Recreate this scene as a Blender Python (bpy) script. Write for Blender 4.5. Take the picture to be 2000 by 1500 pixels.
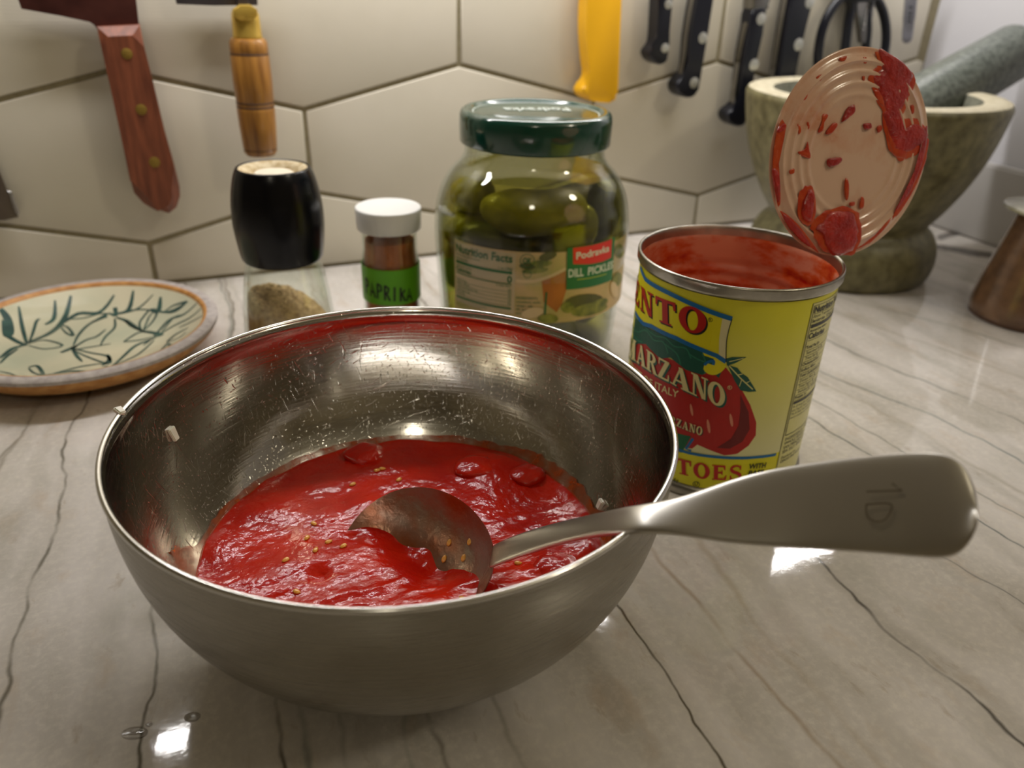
import bpy, bmesh, math, random
from math import sin, cos, pi, atan2, sqrt, hypot
from mathutils import Vector, Matrix, noise

random.seed(7)
for o in list(bpy.data.objects):
    bpy.data.objects.remove(o, do_unlink=True)
scene = bpy.context.scene
COL = scene.collection

# ------------------------------------------------------------------ camera
YAW, PITCH, ROLL, CAM_H, FPX = 0.4166, 0.4893, 0.0331, 0.244, 1524.23
_f = Vector((sin(YAW)*cos(PITCH), cos(YAW)*cos(PITCH), -sin(PITCH)))
_r = Vector((cos(YAW), -sin(YAW), 0))
_u = _r.cross(_f)
CR = _r*cos(ROLL) + _u*sin(ROLL)
CU = -_r*sin(ROLL) + _u*cos(ROLL)
CF = _f
CO = Vector((0, 0, CAM_H))
cam_data = bpy.data.cameras.new('camera')
cam = bpy.data.objects.new('camera', cam_data)
COL.objects.link(cam)
cam.matrix_world = Matrix(((CR.x, CU.x, -CF.x, CO.x), (CR.y, CU.y, -CF.y, CO.y), (CR.z, CU.z, -CF.z, CO.z), (0, 0, 0, 1)))
cam_data.sensor_fit = 'HORIZONTAL'
cam_data.sensor_width = 36
cam_data.lens = FPX/2000*36
cam_data.clip_start = 0.01
cam_data.clip_end = 50
cam_data.dof.use_dof = True
cam_data.dof.focus_distance = 0.315
cam_data.dof.aperture_fstop = 9.0
scene.camera = cam

# ------------------------------------------------------------------ world, lights, exposure
def lin(c):
    c = c/255.0
    return c/12.92 if c <= 0.04045 else ((c+0.055)/1.055)**2.4
def C(r, g, b, a=1.0):
    return (lin(r), lin(g), lin(b), a)

world = bpy.data.worlds.new('world')
scene.world = world
world.use_nodes = True
world.node_tree.nodes['Background'].inputs[0].default_value = (0.62, 0.53, 0.40, 1)
world.node_tree.nodes['Background'].inputs[1].default_value = 0.05

def area_light(name, loc, target, sx, sy, power, color, shape='RECTANGLE'):
    d = bpy.data.lights.new(name, 'AREA')
    d.shape = shape
    d.size = sx
    d.size_y = sy
    d.energy = power
    d.color = color
    o = bpy.data.objects.new(name, d)
    COL.objects.link(o)
    o.location = loc
    o.rotation_euler = (Vector(target)-Vector(loc)).to_track_quat('-Z', 'Y').to_euler()
    return o
# under-cabinet strip above the back of the counter (its reflection shows in the polished stone)
strip = area_light('under_cabinet_strip', (0.325, 0.606, 0.45), (0.325, 0.60, 0.0), 0.86, 0.024, 2.5, (1.0, 0.97, 0.95))
strip.rotation_euler = (0, 0, 0)
# globe lamps hanging under the kitchen ceiling behind and above the camera
for (x, y, z, e) in ((1.0, -0.55, 1.22, 8.5), (1.75, 0.0, 1.22, 5.0), (-0.45, -0.95, 1.22, 3.5)):
    d = bpy.data.lights.new('ceiling_globe', 'POINT')
    d.energy = e; d.color = (1.0, 0.90, 0.70); d.shadow_soft_size = 0.09
    o = bpy.data.objects.new('ceiling_globe', d); COL.objects.link(o); o.location = (x, y, z)

scene.view_settings.view_transform = 'Standard'
scene.view_settings.look = 'None'
scene.view_settings.gamma = 1.0
scene.view_settings.use_curve_mapping = False
scene.view_settings.exposure = 0.28

# ------------------------------------------------------------------ measuring helpers (points on real planes)
def ray(x, y):
    return CF + CR*((x-1000)/FPX) - CU*((y-750)/FPX)
def onz(x, y, z=0.0):
    d = ray(x, y); return CO + d*((z-CO.z)/d.z)
def ony(x, y, Y):
    d = ray(x, y); return CO + d*((Y-CO.y)/d.y)
def onplane(x, y, P, N):
    d = ray(x, y); return CO + d*((P-CO).dot(N)/d.dot(N))
def atdist(x, y, dist):
    return CO + ray(x, y).normalized()*dist

WALL_Y = 0.6834
WALL_X = 0.795

# ------------------------------------------------------------------ materials
MATS = {}
def nodes_of(name):
    m = bpy.data.materials.new(name)
    m.use_nodes = True
    nt = m.node_tree
    return m, nt, nt.nodes, nt.links, nt.nodes['Principled BSDF']
def mat(name, color, rough=0.5, metal=0.0, var=0.0, vscale=40.0, bump=0.0, bscale=200.0, coat=0.0, spec=None,
        color2=None, stretch=None, sss=0.0, ior=None, detail=4.0, coords='Object'):
    """principled material whose colour is varied by object-space noise"""
    if name in MATS: return MATS[name]
    m, nt, N, L, b = nodes_of(name)
    b.inputs['Roughness'].default_value = rough
    b.inputs['Metallic'].default_value = metal
    b.inputs['Base Color'].default_value = color
    if coat: b.inputs['Coat Weight'].default_value = coat; b.inputs['Coat Roughness'].default_value = 0.06
    if spec is not None: b.inputs['Specular IOR Level'].default_value = spec
    if ior: b.inputs['IOR'].default_value = ior
    if sss:
        b.inputs['Subsurface Weight'].default_value = sss
        b.inputs['Subsurface Radius'].default_value = (0.006, 0.0015, 0.0008)
        b.inputs['Subsurface Scale'].default_value = 1.0
    tc = N.new('ShaderNodeTexCoord')
    mp = N.new('ShaderNodeMapping')
    L.new(tc.outputs[coords], mp.inputs['Vector'])
    if stretch: mp.inputs['Scale'].default_value = stretch
    if var or color2:
        n = N.new('ShaderNodeTexNoise'); n.inputs['Scale'].default_value = vscale; n.inputs['Detail'].default_value = detail
        L.new(mp.outputs[0], n.inputs['Vector'])
        r = N.new('ShaderNodeValToRGB')
        c2 = color2 if color2 else tuple(max(0, c*(1-var)) for c in color[:3])+(1,)
        r.color_ramp.elements[0].color = c2; r.color_ramp.elements[0].position = 0.32
        r.color_ramp.elements[1].color = color; r.color_ramp.elements[1].position = 0.68
        L.new(n.outputs['Fac'], r.inputs[0])
        L.new(r.outputs[0], b.inputs['Base Color'])
    if bump:
        n2 = N.new('ShaderNodeTexNoise'); n2.inputs['Scale'].default_value = bscale; n2.inputs['Detail'].default_value = 5
        L.new(mp.outputs[0], n2.inputs['Vector'])
        bp = N.new('ShaderNodeBump'); bp.inputs['Strength'].default_value = bump; bp.inputs['Distance'].default_value = 0.001
        L.new(n2.outputs['Fac'], bp.inputs['Height'])
        L.new(bp.outputs[0], b.inputs['Normal'])
    MATS[name] = m
    return m
def glass_mat(name, tint, ior=1.45, rough=0.02, fac_scale=1.0):
    """clear glass: tinted transmission under a fresnel reflection"""
    if name in MATS: return MATS[name]
    m, nt, N, L, b = nodes_of(name)
    N.remove(b)
    t = N.new('ShaderNodeBsdfTransparent')
    ew = N.new('ShaderNodeLayerWeight'); ew.inputs['Blend'].default_value = 0.5
    ep = N.new('ShaderNodeMath'); ep.operation = 'POWER'; L.new(ew.outputs['Facing'], ep.inputs[0]); ep.inputs[1].default_value = 4.0
    em = N.new('ShaderNodeMix'); em.data_type = 'RGBA'; L.new(ep.outputs[0], em.inputs[0])
    em.inputs[6].default_value = tint; em.inputs[7].default_value = (tint[0]*.55, tint[1]*.60, tint[2]*.55, 1)   # longer path through the glass at the edges
    L.new(em.outputs[2], t.inputs[0])
    g = N.new('ShaderNodeBsdfGlossy'); g.inputs['Roughness'].default_value = rough; g.inputs[0].default_value = (1, 1, 1, 1)
    f0 = ((ior-1)/(ior+1))**2
    lw = N.new('ShaderNodeLayerWeight'); lw.inputs['Blend'].default_value = 0.5
    pw = N.new('ShaderNodeMath'); pw.operation = 'POWER'; L.new(lw.outputs['Facing'], pw.inputs[0]); pw.inputs[1].default_value = 5.0
    fr = N.new('ShaderNodeMath'); fr.operation = 'MULTIPLY_ADD'; L.new(pw.outputs[0], fr.inputs[0]); fr.inputs[1].default_value = 1-f0; fr.inputs[2].default_value = f0
    mx = N.new('ShaderNodeMixShader')
    ml = N.new('ShaderNodeMath'); ml.operation = 'MULTIPLY'; ml.inputs[1].default_value = fac_scale
    L.new(fr.outputs[0], ml.inputs[0]); L.new(ml.outputs[0], mx.inputs[0])
    L.new(t.outputs[0], mx.inputs[1]); L.new(g.outputs[0], mx.inputs[2])
    L.new(mx.outputs[0], N['Material Output'].inputs[0])
    MATS[name] = m
    return m

# ------------------------------------------------------------------ mesh helpers
def tag(o, label=None, cat=None, group=None, kind=None):
    if label: o['label'] = label
    if cat: o['category'] = cat
    if group: o['group'] = group
    if kind: o['kind'] = kind
    return o
def root(name, loc, label, cat, group=None, kind=None):
    o = bpy.data.objects.new(name, None)
    o.empty_display_size = 0.02
    o.location = loc
    COL.objects.link(o)
    return tag(o, label, cat, group, kind)
def link_mesh(name, me, material, parent=None, smooth=True, loc=None):
    o = bpy.data.objects.new(name, me)
    COL.objects.link(o)
    if material:
        for mm in (material if isinstance(material, (list, tuple)) else [material]): me.materials.append(mm)
    if smooth:
        me.polygons.foreach_set('use_smooth', [True]*len(me.polygons))
    if parent: o.parent = parent
    if loc is not None: o.location = loc
    me.update()
    return o
def mesh(name, verts, faces, material, parent=None, smooth=True, loc=None, sharp=None):
    me = bpy.data.meshes.new(name)
    me.from_pydata([tuple(v) for v in verts], [], faces)
    o = link_mesh(name, me, material, parent, smooth, loc)
    if sharp is not None and smooth:
        me.set_sharp_from_angle(angle=math.radians(sharp))
    return o
def bm_obj(name, bm, material, parent=None, smooth=True, loc=None, sharp=35):
    bmesh.ops.recalc_face_normals(bm, faces=bm.faces)
    me = bpy.data.meshes.new(name)
    bm.to_mesh(me); bm.free()
    o = link_mesh(name, me, material, parent, smooth, loc)
    if smooth and sharp is not None: me.set_sharp_from_angle(angle=math.radians(sharp))
    return o
def lathe_data(profile, seg=96, closed=False):
    """profile list of (r,z); poles where r==0"""
    V, F, rings = [], [], []
    for r, z in profile:
        if r < 1e-7:
            rings.append([len(V)]); V.append((0, 0, z))
        else:
            rings.append(list(range(len(V), len(V)+seg)))
            V += [(r*cos(2*pi*i/seg), r*sin(2*pi*i/seg), z) for i in range(seg)]
    pairs = list(zip(rings, rings[1:]))
    if closed: pairs.append((rings[-1], rings[0]))
    for a, b in pairs:
        for i in range(seg):
            j = (i+1) % seg
            if len(a) == 1 and len(b) == 1: continue
            if len(a) == 1: F.append((a[0], b[j], b[i]))
            elif len(b) == 1: F.append((a[i], a[j], b[0]))
            else: F.append((a[i], a[j], b[j], b[i]))
    return V, F
def lathe(name, profile, material, parent=None, seg=96, closed=False, loc=None, sharp=40, smooth=True):
    V, F = lathe_data(profile, seg, closed)
    return mesh(name, V, F, material, parent, smooth, loc, sharp)
def arc_prof(cx, cz, r, a0, a1, n=6):
    return [(cx+r*cos(math.radians(a0+(a1-a0)*i/n)), cz+r*sin(math.radians(a0+(a1-a0)*i/n))) for i in range(n+1)]
def smooth_poly(pts, sub=4, closed=True):
    """Catmull-Rom through the points"""
    n = len(pts); out = []
    rng = range(n) if closed else range(n-1)
    for i in rng:
        if closed: p0, p1, p2, p3 = pts[(i-1) % n], pts[i], pts[(i+1) % n], pts[(i+2) % n]
        else: p0, p1, p2, p3 = pts[max(i-1, 0)], pts[i], pts[i+1], pts[min(i+2, n-1)]
        for k in range(sub):
            t = k/sub
            out.append(tuple(0.5*((2*b)+(-a+c)*t+(2*a-5*b+4*c-d)*t*t+(-a+3*b-3*c+d)*t**3) for a, b, c, d in zip(p0, p1, p2, p3)))
    if not closed: out.append(tuple(pts[-1]))
    return out
def poly_prism(bm, pts, y0, y1, bevel=0.0, segs=2):
    """prism in the x-z plane, front face at y0 (nearer camera), back at y1; front edges bevelled"""
    f = [bm.verts.new((p[0], y0, p[1])) for p in pts]
    b = [bm.verts.new((p[0], y1, p[1])) for p in pts]
    n = len(pts)
    ff = bm.faces.new(f); bm.faces.new(b[::-1])
    for i in range(n):
        bm.faces.new((f[i], b[i], b[(i+1) % n], f[(i+1) % n]))
    if bevel:
        bmesh.ops.bevel(bm, geom=list(ff.edges), offset=bevel, segments=segs, affect='EDGES', profile=0.5, clamp_overlap=True)
def tube_data(pts, radii, seg=10, cap=True):
    V, F = [], []
    n = len(pts); pts = [Vector(p) for p in pts]
    prev = None
    for i, p in enumerate(pts):
        d = (pts[min(i+1, n-1)]-pts[max(i-1, 0)]).normalized()
        if prev is None:
            a = d.cross(Vector((0, 0, 1)))
            if a.length < 1e-4: a = d.cross(Vector((1, 0, 0)))
            a.normalize()
        else:
            a = (prev - d*prev.dot(d)).normalized()
        prev = a
        b = d.cross(a)
        r = radii[i] if isinstance(radii, (list, tuple)) else radii
        for k in range(seg):
            t = 2*pi*k/seg
            V.append(p + a*(r*cos(t)) + b*(r*sin(t)))
    for i in range(n-1):
        for k in range(seg):
            F.append((i*seg+k, i*seg+(k+1) % seg, (i+1)*seg+(k+1) % seg, (i+1)*seg+k))
    if cap:
        F.append(tuple(range(seg))[::-1]); F.append(tuple((n-1)*seg+k for k in range(seg)))
    return V, F

# ---- flat print on a cylinder or a plane: polygons in (u, v) metres, bisected, then mapped
def text_mesh(body, bold=0.0, shear=0.0):
    cu = bpy.data.curves.new('text', 'FONT')
    cu.body = body; cu.size = 1.0; cu.offset = bold; cu.shear = shear; cu.resolution_u = 3
    o = bpy.data.objects.new('text', cu); COL.objects.link(o)
    dg = bpy.context.evaluated_depsgraph_get(); dg.update()
    me = bpy.data.meshes.new_from_object(o.evaluated_get(dg))
    V = [(v.co.x, v.co.y) for v in me.vertices]; F = [tuple(p.vertices) for p in me.polygons]
    bpy.data.objects.remove(o); bpy.data.curves.remove(cu); bpy.data.meshes.remove(me)
    return V, F
def ring_poly(cx, cy, rx, ry, ix, iy, a0=0, a1=360, n=28):
    out = []
    for i in range(n):
        t0 = math.radians(a0+(a1-a0)*i/n); t1 = math.radians(a0+(a1-a0)*(i+1)/n)
        out.append([(cx+ix*cos(t0), cy+iy*sin(t0)), (cx+rx*cos(t0), cy+ry*sin(t0)), (cx+rx*cos(t1), cy+ry*sin(t1)), (cx+ix*cos(t1), cy+iy*sin(t1))])
    return out
def rc(x0, y0, x1, y1): return [(x0, y0), (x1, y0), (x1, y1), (x0, y1)]
def stroke_poly(pts, w):
    out = []
    ws = w if isinstance(w, (list, tuple)) else [w]*len(pts)
    nrm = []
    for i in range(len(pts)):
        a = pts[max(i-1, 0)]; b = pts[min(i+1, len(pts)-1)]
        dx, dy = b[0]-a[0], b[1]-a[1]; l = hypot(dx, dy) or 1
        nrm.append((-dy/l, dx/l))
    for i in range(len(pts)-1):
        p, q = pts[i], pts[i+1]; m, n = nrm[i], nrm[i+1]; h, k = ws[i]/2, ws[i+1]/2
        out.append([(p[0]+m[0]*h, p[1]+m[1]*h), (p[0]-m[0]*h, p[1]-m[1]*h), (q[0]-n[0]*k, q[1]-n[1]*k), (q[0]+n[0]*k, q[1]+n[1]*k)])
    return out
SERIF = {
 'E': (0.9, [rc(.12, 0, .40, 1), rc(.12, .88, .88, 1), rc(.12, 0, .93, .12), rc(.38, .45, .68, .56), [(.70, 1), (.88, 1), (.88, .68), (.82, .68)], [(.74, 0), (.93, 0), (.97, .34), (.90, .34)], [(.62, .36), (.70, .36), (.70, .66), (.62, .66)], rc(0, 0, .5, .07), rc(0, .93, .5, 1)]),
 'N': (1.05, [rc(.12, 0, .22, 1), rc(.78, 0, .88, 1), [(.08, 1), (.40, 1), (.88, .02), (.66, .0)], rc(0, 0, .36, .07), rc(0, .93, .36, 1), rc(.62, .93, 1, 1)]),
 'T': (0.95, [rc(.36, 0, .64, 1), rc(0, .88, 1, 1), [(0, 1), (.16, 1), (.09, .66), (.0, .66)], [(.84, 1), (1, 1), (1, .66), (.91, .66)], rc(.2, 0, .8, .07)]),
 'O': (1.0, ring_poly(.5, .5, .5, .53, .22, .42)),
 'C': (0.95, ring_poly(.5, .5, .5, .53, .22, .42, 42, 318) + [[(.78, .95), (.9, .95), (.92, .62), (.86, .62)]]),
 'M': (1.3, [rc(.10, 0, .18, 1), rc(.70, 0, .92, 1), [(.08, 1), (.30, 1), (.56, .02), (.44, .02)], [(.74, 1), (.86, 1), (.56, .02), (.48, .02)], rc(0, 0, .30, .07), rc(0, .93, .26, 1), rc(.62, 0, 1, .07), rc(.74, .93, 1, 1)]),
 'A': (1.1, [[(.10, 0), (.20, 0), (.52, .93), (.46, 1)], [(.40, 1), (.60, 1), (.93, 0), (.64, 0)], rc(.26, .27, .74, .36), rc(0, 0, .32, .07), rc(.54, 0, 1.02, .07)]),
 'R': (1.05, [rc(.12, 0, .38, 1), rc(0, 0, .5, .07), rc(0, .93, .5, 1)] + ring_poly(.45, .74, .42, .26, .17, .18, -90, 90, 12) + [rc(.36, .92, .46, 1), rc(.36, .48, .46, .56), [(.44, .52), (.66, .52), (1.0, 0), (.70, 0)], rc(.68, 0, 1.05, .07)]),
 'Z': (0.9, [rc(.05, .90, .95, 1), rc(.02, 0, .95, .10), [(.62, .92), (.95, .92), (.36, .08), (.02, .08)], [(.05, 1), (.16, 1), (.12, .68), (.05, .68)], [(.82, 0), (.95, 0), (.95, .34), (.88, .34)]]),
 'S': (0.8, stroke_poly(smooth_poly([(.86, .78), (.70, .95), (.42, .97), (.18, .84), (.22, .64), (.50, .52), (.80, .38), (.84, .18), (.60, .03), (.32, .03), (.10, .22)], 4, False), [.08]*4+[.12]*5+[.17]*5+[.23]*13+[.16]*5+[.12]*4+[.08]*5) + [rc(.80, .68, .90, 1), rc(.06, 0, .16, .32)]),
 'I': (0.55, [rc(.25, 0, .75, 1), rc(0, 0, 1, .07), rc(0, .93, 1, 1)]),
}
def serif_word(word, gap=0.10):
    polys, x, starts = [], 0.0, []
    for ch in word:
        w, ps = SERIF[ch]
        starts.append(x)
        for p in ps: polys.append([(x+a*w*0.8, b) for a, b in p])
        x += w*0.8+gap
    return polys, x-gap, starts
class Sheet:
    """collects flat polygons in label coordinates (u right, v up)"""
    def __init__(s): s.V = []; s.F = []
    def poly(s, pts):
        b = len(s.V); s.V += [tuple(p[:2]) for p in pts]; s.F.append(tuple(range(b, b+len(pts)))); return s
    def polys(s, ps):
        for p in ps: s.poly(p)
        return s
    def stroke(s, pts, w): return s.polys(stroke_poly(pts, w))
    def mapped(s, V, F, fn):
        b = len(s.V); s.V += [fn(*v) for v in V]; s.F += [tuple(b+i for i in f) for f in F]; return s
    def word(s, text, quad, full=None, bold=0.0, shear=0.0):
        """put text in the quad (TL,TR,BR,BL in label coordinates); full = longer text ending in `text`"""
        V, F = text_mesh(text, bold, shear)
        if not V: return s
        x0 = min(v[0] for v in V); x1 = max(v[0] for v in V)
        y0 = min(v[1] for v in V); y1 = max(v[1] for v in V)
        if full:
            V, F = text_mesh(full, bold, shear)
            X1 = max(v[0] for v in V); x0 += X1-x1; x1 = X1
        TL, TR, BR, BL = quad
        def fn(x, y):
            a = (x-x0)/(x1-x0); b = (y-y0)/(y1-y0)
            return tuple(BL[i]*(1-a)*(1-b)+BR[i]*a*(1-b)+TL[i]*(1-a)*b+TR[i]*a*b for i in (0, 1))
        return s.mapped(V, F, fn)
    def line(s, text, u, v, h, bold=0.0, shear=0.0, width=None, align=0):
        """text with cap height h, left end at u, baseline v"""
        V, F = text_mesh(text, bold, shear)
        x0 = min(p[0] for p in V); x1 = max(p[0] for p in V); k = h/0.69
        kx = k if width is None else width/(x1-x0)
        return s.mapped(V, F, lambda x, y: (u+(x-x0-align*(x1-x0))*kx, v+y*k))
    def serif(s, word, quad, skip=0):
        polys, w, starts = serif_word(word)
        x0 = starts[skip]; TL, TR, BR, BL = quad
        for p in polys:
            s.poly([tuple(BL[i]*(1-a)*(1-b)+BR[i]*a*(1-b)+TL[i]*(1-a)*b+TR[i]*a*b for i in (0, 1)) for a, b in (((x-x0)/(w-x0), y) for x, y in p)])
        return s
    def build(s, name, fn, step, material, parent):
        bm = bmesh.new()
        vs = [bm.verts.new((x, y, 0)) for x, y in s.V]
        for f in s.F:
            try: bm.faces.new([vs[i] for i in f])
            except ValueError: pass
        bmesh.ops.triangulate(bm, faces=bm.faces)
        if step and s.V:
            u0 = min(v[0] for v in s.V); u1 = max(v[0] for v in s.V)
            k = math.floor(u0/step)+1
            while k*step < u1:
                bmesh.ops.bisect_plane(bm, geom=bm.verts[:]+bm.edges[:]+bm.faces[:], plane_co=(k*step, 0, 0), plane_no=(1, 0, 0), dist=1e-7)
                k += 1
        for f in bm.faces:
            if f.normal.z < 0: f.normal_flip()
        for v in bm.verts: v.co = fn(v.co.x, v.co.y)
        me = bpy.data.meshes.new(name); bm.to_mesh(me); bm.free()
        return link_mesh(name, me, material, parent, False)
class CylMap:
    def __init__(s, cx, cy, r):
        s.cx, s.cy, s.r = cx, cy, r; s.p0 = atan2(-cy, -cx)
    def px(s, x, y):
        d = ray(x, y); ox, oy = -s.cx, -s.cy
        a = d.x*d.x+d.y*d.y; b = 2*(ox*d.x+oy*d.y); c = ox*ox+oy*oy-s.r*s.r
        D = b*b-4*a*c
        t = (-b-sqrt(max(D, 0)))/(2*a)
        px_, py_ = ox+d.x*t, oy+d.y*t
        th = (atan2(py_, px_)-s.p0+pi) % (2*pi)-pi
        return (th*s.r, CO.z+d.z*t)
    def at(s, lift):
        return lambda u, v: Vector(((s.r+lift)*cos(s.p0+u/s.r), (s.r+lift)*sin(s.p0+u/s.r), v))

# ================================================================== STRUCTURE
def marble_material():
    m, nt, N, L, b = nodes_of('veined_marble')
    tc = N.new('ShaderNodeTexCoord')
    def noise_tex(scale, detail=4, rough=0.5, vec=None):
        n = N.new('ShaderNodeTexNoise'); n.inputs['Scale'].default_value = scale; n.inputs['Detail'].default_value = detail
        n.inputs['Roughness'].default_value = rough
        L.new(vec or tc.outputs['Object'], n.inputs['Vector']); return n
    def math_(op, a, bb, clamp=False):
        x = N.new('ShaderNodeMath'); x.operation = op; x.use_clamp = clamp
        for i, v in enumerate((a, bb)):
            if v is None: continue
            if hasattr(v, 'links'): L.new(v, x.inputs[i])
            else: x.inputs[i].default_value = v
        return x.outputs[0]
    def mixc(fac, a, c):
        x = N.new('ShaderNodeMix'); x.data_type = 'RGBA'
        if hasattr(fac, 'links'): L.new(fac, x.inputs[0])
        else: x.inputs[0].default_value = fac
        for i, v in ((6, a), (7, c)):
            if hasattr(v, 'links'): L.new(v, x.inputs[i])
            else: x.inputs[i].default_value = v
        return x.outputs[2]
    # warped coordinates
    w1 = noise_tex(9, 4); w2 = noise_tex(55, 3)
    v1 = N.new('ShaderNodeVectorMath'); v1.operation = 'SUBTRACT'; L.new(w1.outputs['Color'], v1.inputs[0]); v1.inputs[1].default_value = (.5, .5, .5)
    v1s = N.new('ShaderNodeVectorMath'); v1s.operation = 'SCALE'; L.new(v1.outputs[0], v1s.inputs[0]); v1s.inputs['Scale'].default_value = 0.034
    v2 = N.new('ShaderNodeVectorMath'); v2.operation = 'SUBTRACT'; L.new(w2.outputs['Color'], v2.inputs[0]); v2.inputs[1].default_value = (.5, .5, .5)
    v2s = N.new('ShaderNodeVectorMath'); v2s.operation = 'SCALE'; L.new(v2.outputs[0], v2s.inputs[0]); v2s.inputs['Scale'].default_value = 0.0035
    add = N.new('ShaderNodeVectorMath'); add.operation = 'ADD'; L.new(tc.outputs['Object'], add.inputs[0]); L.new(v1s.outputs[0], add.inputs[1])
    add2 = N.new('ShaderNodeVectorMath'); add2.operation = 'ADD'; L.new(add.outputs[0], add2.inputs[0]); L.new(v2s.outputs[0], add2.inputs[1])
    P = add2.outputs[0]
    # cloudy ground
    base = N.new('ShaderNodeValToRGB')
    cr = base.color_ramp
    cr.elements[0].position = 0.30; cr.elements[0].color = C(190, 184, 176)
    cr.elements[1].position = 0.72; cr.elements[1].color = C(220, 214, 210)
    e = cr.elements.new(0.5); e.color = C(206, 200, 194)
    mp = N.new('ShaderNodeMapping'); mp.inputs['Scale'].default_value = (1.7, 0.6, 1); L.new(P, mp.inputs[0])
    L.new(noise_tex(14, 7, 0.62, mp.outputs[0]).outputs['Fac'], base.inputs[0])
    col = base.outputs[0]
    # fine crystalline speckle
    sp = noise_tex(300, 3, 0.6)
    spr = N.new('ShaderNodeMapRange'); spr.inputs[1].default_value = 0.45; spr.inputs[2].default_value = 0.72; spr.inputs[3].default_value = 0.0; spr.inputs[4].default_value = 0.55
    L.new(sp.outputs['Fac'], spr.inputs[0])
    col = mixc(spr.outputs[0], col, C(226, 220, 210))
    # warm rusty clouds and grey-green clouds
    for sc_, lo_, hi_, fac_, cc_ in ((34, .56, .76, .42, C(182, 152, 116)), (22, .54, .74, .40, C(160, 160, 148)), (90, .62, .74, .35, C(150, 124, 92))):
        mpx = N.new('ShaderNodeMapping'); mpx.inputs['Scale'].default_value = (1.6, 0.7, 1); mpx.inputs['Location'].default_value = (sc_, 3.1, 0); L.new(P, mpx.inputs[0])
        st_ = N.new('ShaderNodeMapRange'); st_.inputs[1].default_value = lo_; st_.inputs[2].default_value = hi_; st_.inputs[3].default_value = 0.0; st_.inputs[4].default_value = fac_
        L.new(noise_tex(sc_, 6, 0.6, mpx.outputs[0]).outputs['Fac'], st_.inputs[0])
        col = mixc(st_.outputs[0], col, cc_)
    # soft parallel bands
    wv = N.new('ShaderNodeTexWave'); wv.wave_type = 'BANDS'; wv.bands_direction = 'X'; wv.inputs['Scale'].default_value = 7.0
    wv.inputs['Distortion'].default_value = 5.0; wv.inputs['Detail'].default_value = 4; wv.inputs['Detail Scale'].default_value = 1.2
    mp2 = N.new('ShaderNodeMapping'); mp2.inputs['Scale'].default_value = (1.0, 0.35, 1); mp2.inputs['Rotation'].default_value = (0, 0, 0.12); L.new(P, mp2.inputs[0]); L.new(mp2.outputs[0], wv.inputs[0])
    wr = N.new('ShaderNodeMapRange'); wr.inputs[1].default_value = 0.80; wr.inputs[2].default_value = 1.0; wr.inputs[3].default_value = 0.0; wr.inputs[4].default_value = 0.18
    L.new(wv.outputs['Fac'], wr.inputs[0])
    col = mixc(wr.outputs[0], col, C(138, 132, 118))
    gate = N.new('ShaderNodeMapRange'); gate.inputs[1].default_value = 0.36; gate.inputs[2].default_value = 0.56
    L.new(noise_tex(26, 3).outputs['Fac'], gate.inputs[0])
    veins = [((150, 820), (0, 1390), .0011, .8, (88, 84, 70)), ((302, 1190), (270, 1500), .0010, .9, (86, 80, 64)), ((60, 800), (-120, 1100), .0012, .6, (110, 104, 90)),
             ((548, 1360), (567, 1500), .0011, .9, (70, 62, 44)), ((1200, 1188), (1396, 1500), .0009, .95, (84, 76, 60)),
             ((1610, 1090), (2000, 1457), .0011, .95, (92, 88, 82)), ((1290, 1090), (1600, 1457), .0016, .5, (150, 124, 92)),
             ((1380, 1080), (1720, 1500), .0022, .35, (158, 136, 104)), ((1800, 950), (2000, 1069), .0009, .9, (84, 96, 94)), ((1700, 1020), (2000, 1190), .0008, .7, (110, 112, 108)),
             ((1610, 664), (2000, 830), .0014, .8, (120, 122, 116)), ((1608, 720), (2000, 905), .0013, .8, (104, 116, 114)), ((1660, 620), (2000, 735), .0018, .55, (150, 138, 118)),
             ((1590, 780), (1980, 1000), .0010, .7, (124, 124, 116)), ((1680, 590), (2000, 680), .0013, .6, (120, 116, 104)), ((1640, 760), (2000, 960), .0022, .4, (150, 140, 120)), ((430, 560), (450, 660), .0016, .8, (130, 132, 124)),
             ((455, 560), (480, 660), .0012, .5, (150, 146, 138)), ((640, 560), (650, 620), .0012, .5, (150, 150, 140)), ((10, 900), (-80, 1100), .0016, .5, (120, 112, 98)), ((830, 1400), (870, 1500), .0012, .5, (90, 80, 60)), ((960, 1380), (1010, 1500), .0012, .35, (110, 100, 80))]
    for (p, q, w, s, c) in veins:
        a, bb = onz(*p), onz(*q)
        n = Vector((bb.y-a.y, -(bb.x-a.x), 0)).normalized()
        dt = N.new('ShaderNodeVectorMath'); dt.operation = 'DOT_PRODUCT'; L.new(P, dt.inputs[0]); dt.inputs[1].default_value = n
        dd = math_('ABSOLUTE', math_('SUBTRACT', dt.outputs['Value'], n.dot(a)), None)
        mr = N.new('ShaderNodeMapRange'); mr.interpolation_type = 'SMOOTHSTEP'
        mr.inputs[1].default_value = 0.0; mr.inputs[2].default_value = w*1.35; mr.inputs[3].default_value = s; mr.inputs[4].default_value = 0.0
        L.new(dd, mr.inputs[0])
        g = math_('MULTIPLY', mr.outputs[0], math_('ADD', math_('MULTIPLY', gate.outputs[0], 0.75), 0.25))
        halo = N.new('ShaderNodeMapRange'); halo.inputs[1].default_value = 0.0; halo.inputs[2].default_value = w*9; halo.inputs[3].default_value = s*0.22; halo.inputs[4].default_value = 0.0
        L.new(dd, halo.inputs[0])
        col = mixc(halo.outputs[0], col, C(150, 142, 124))
        col = mixc(g, col, C(*c))
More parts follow.
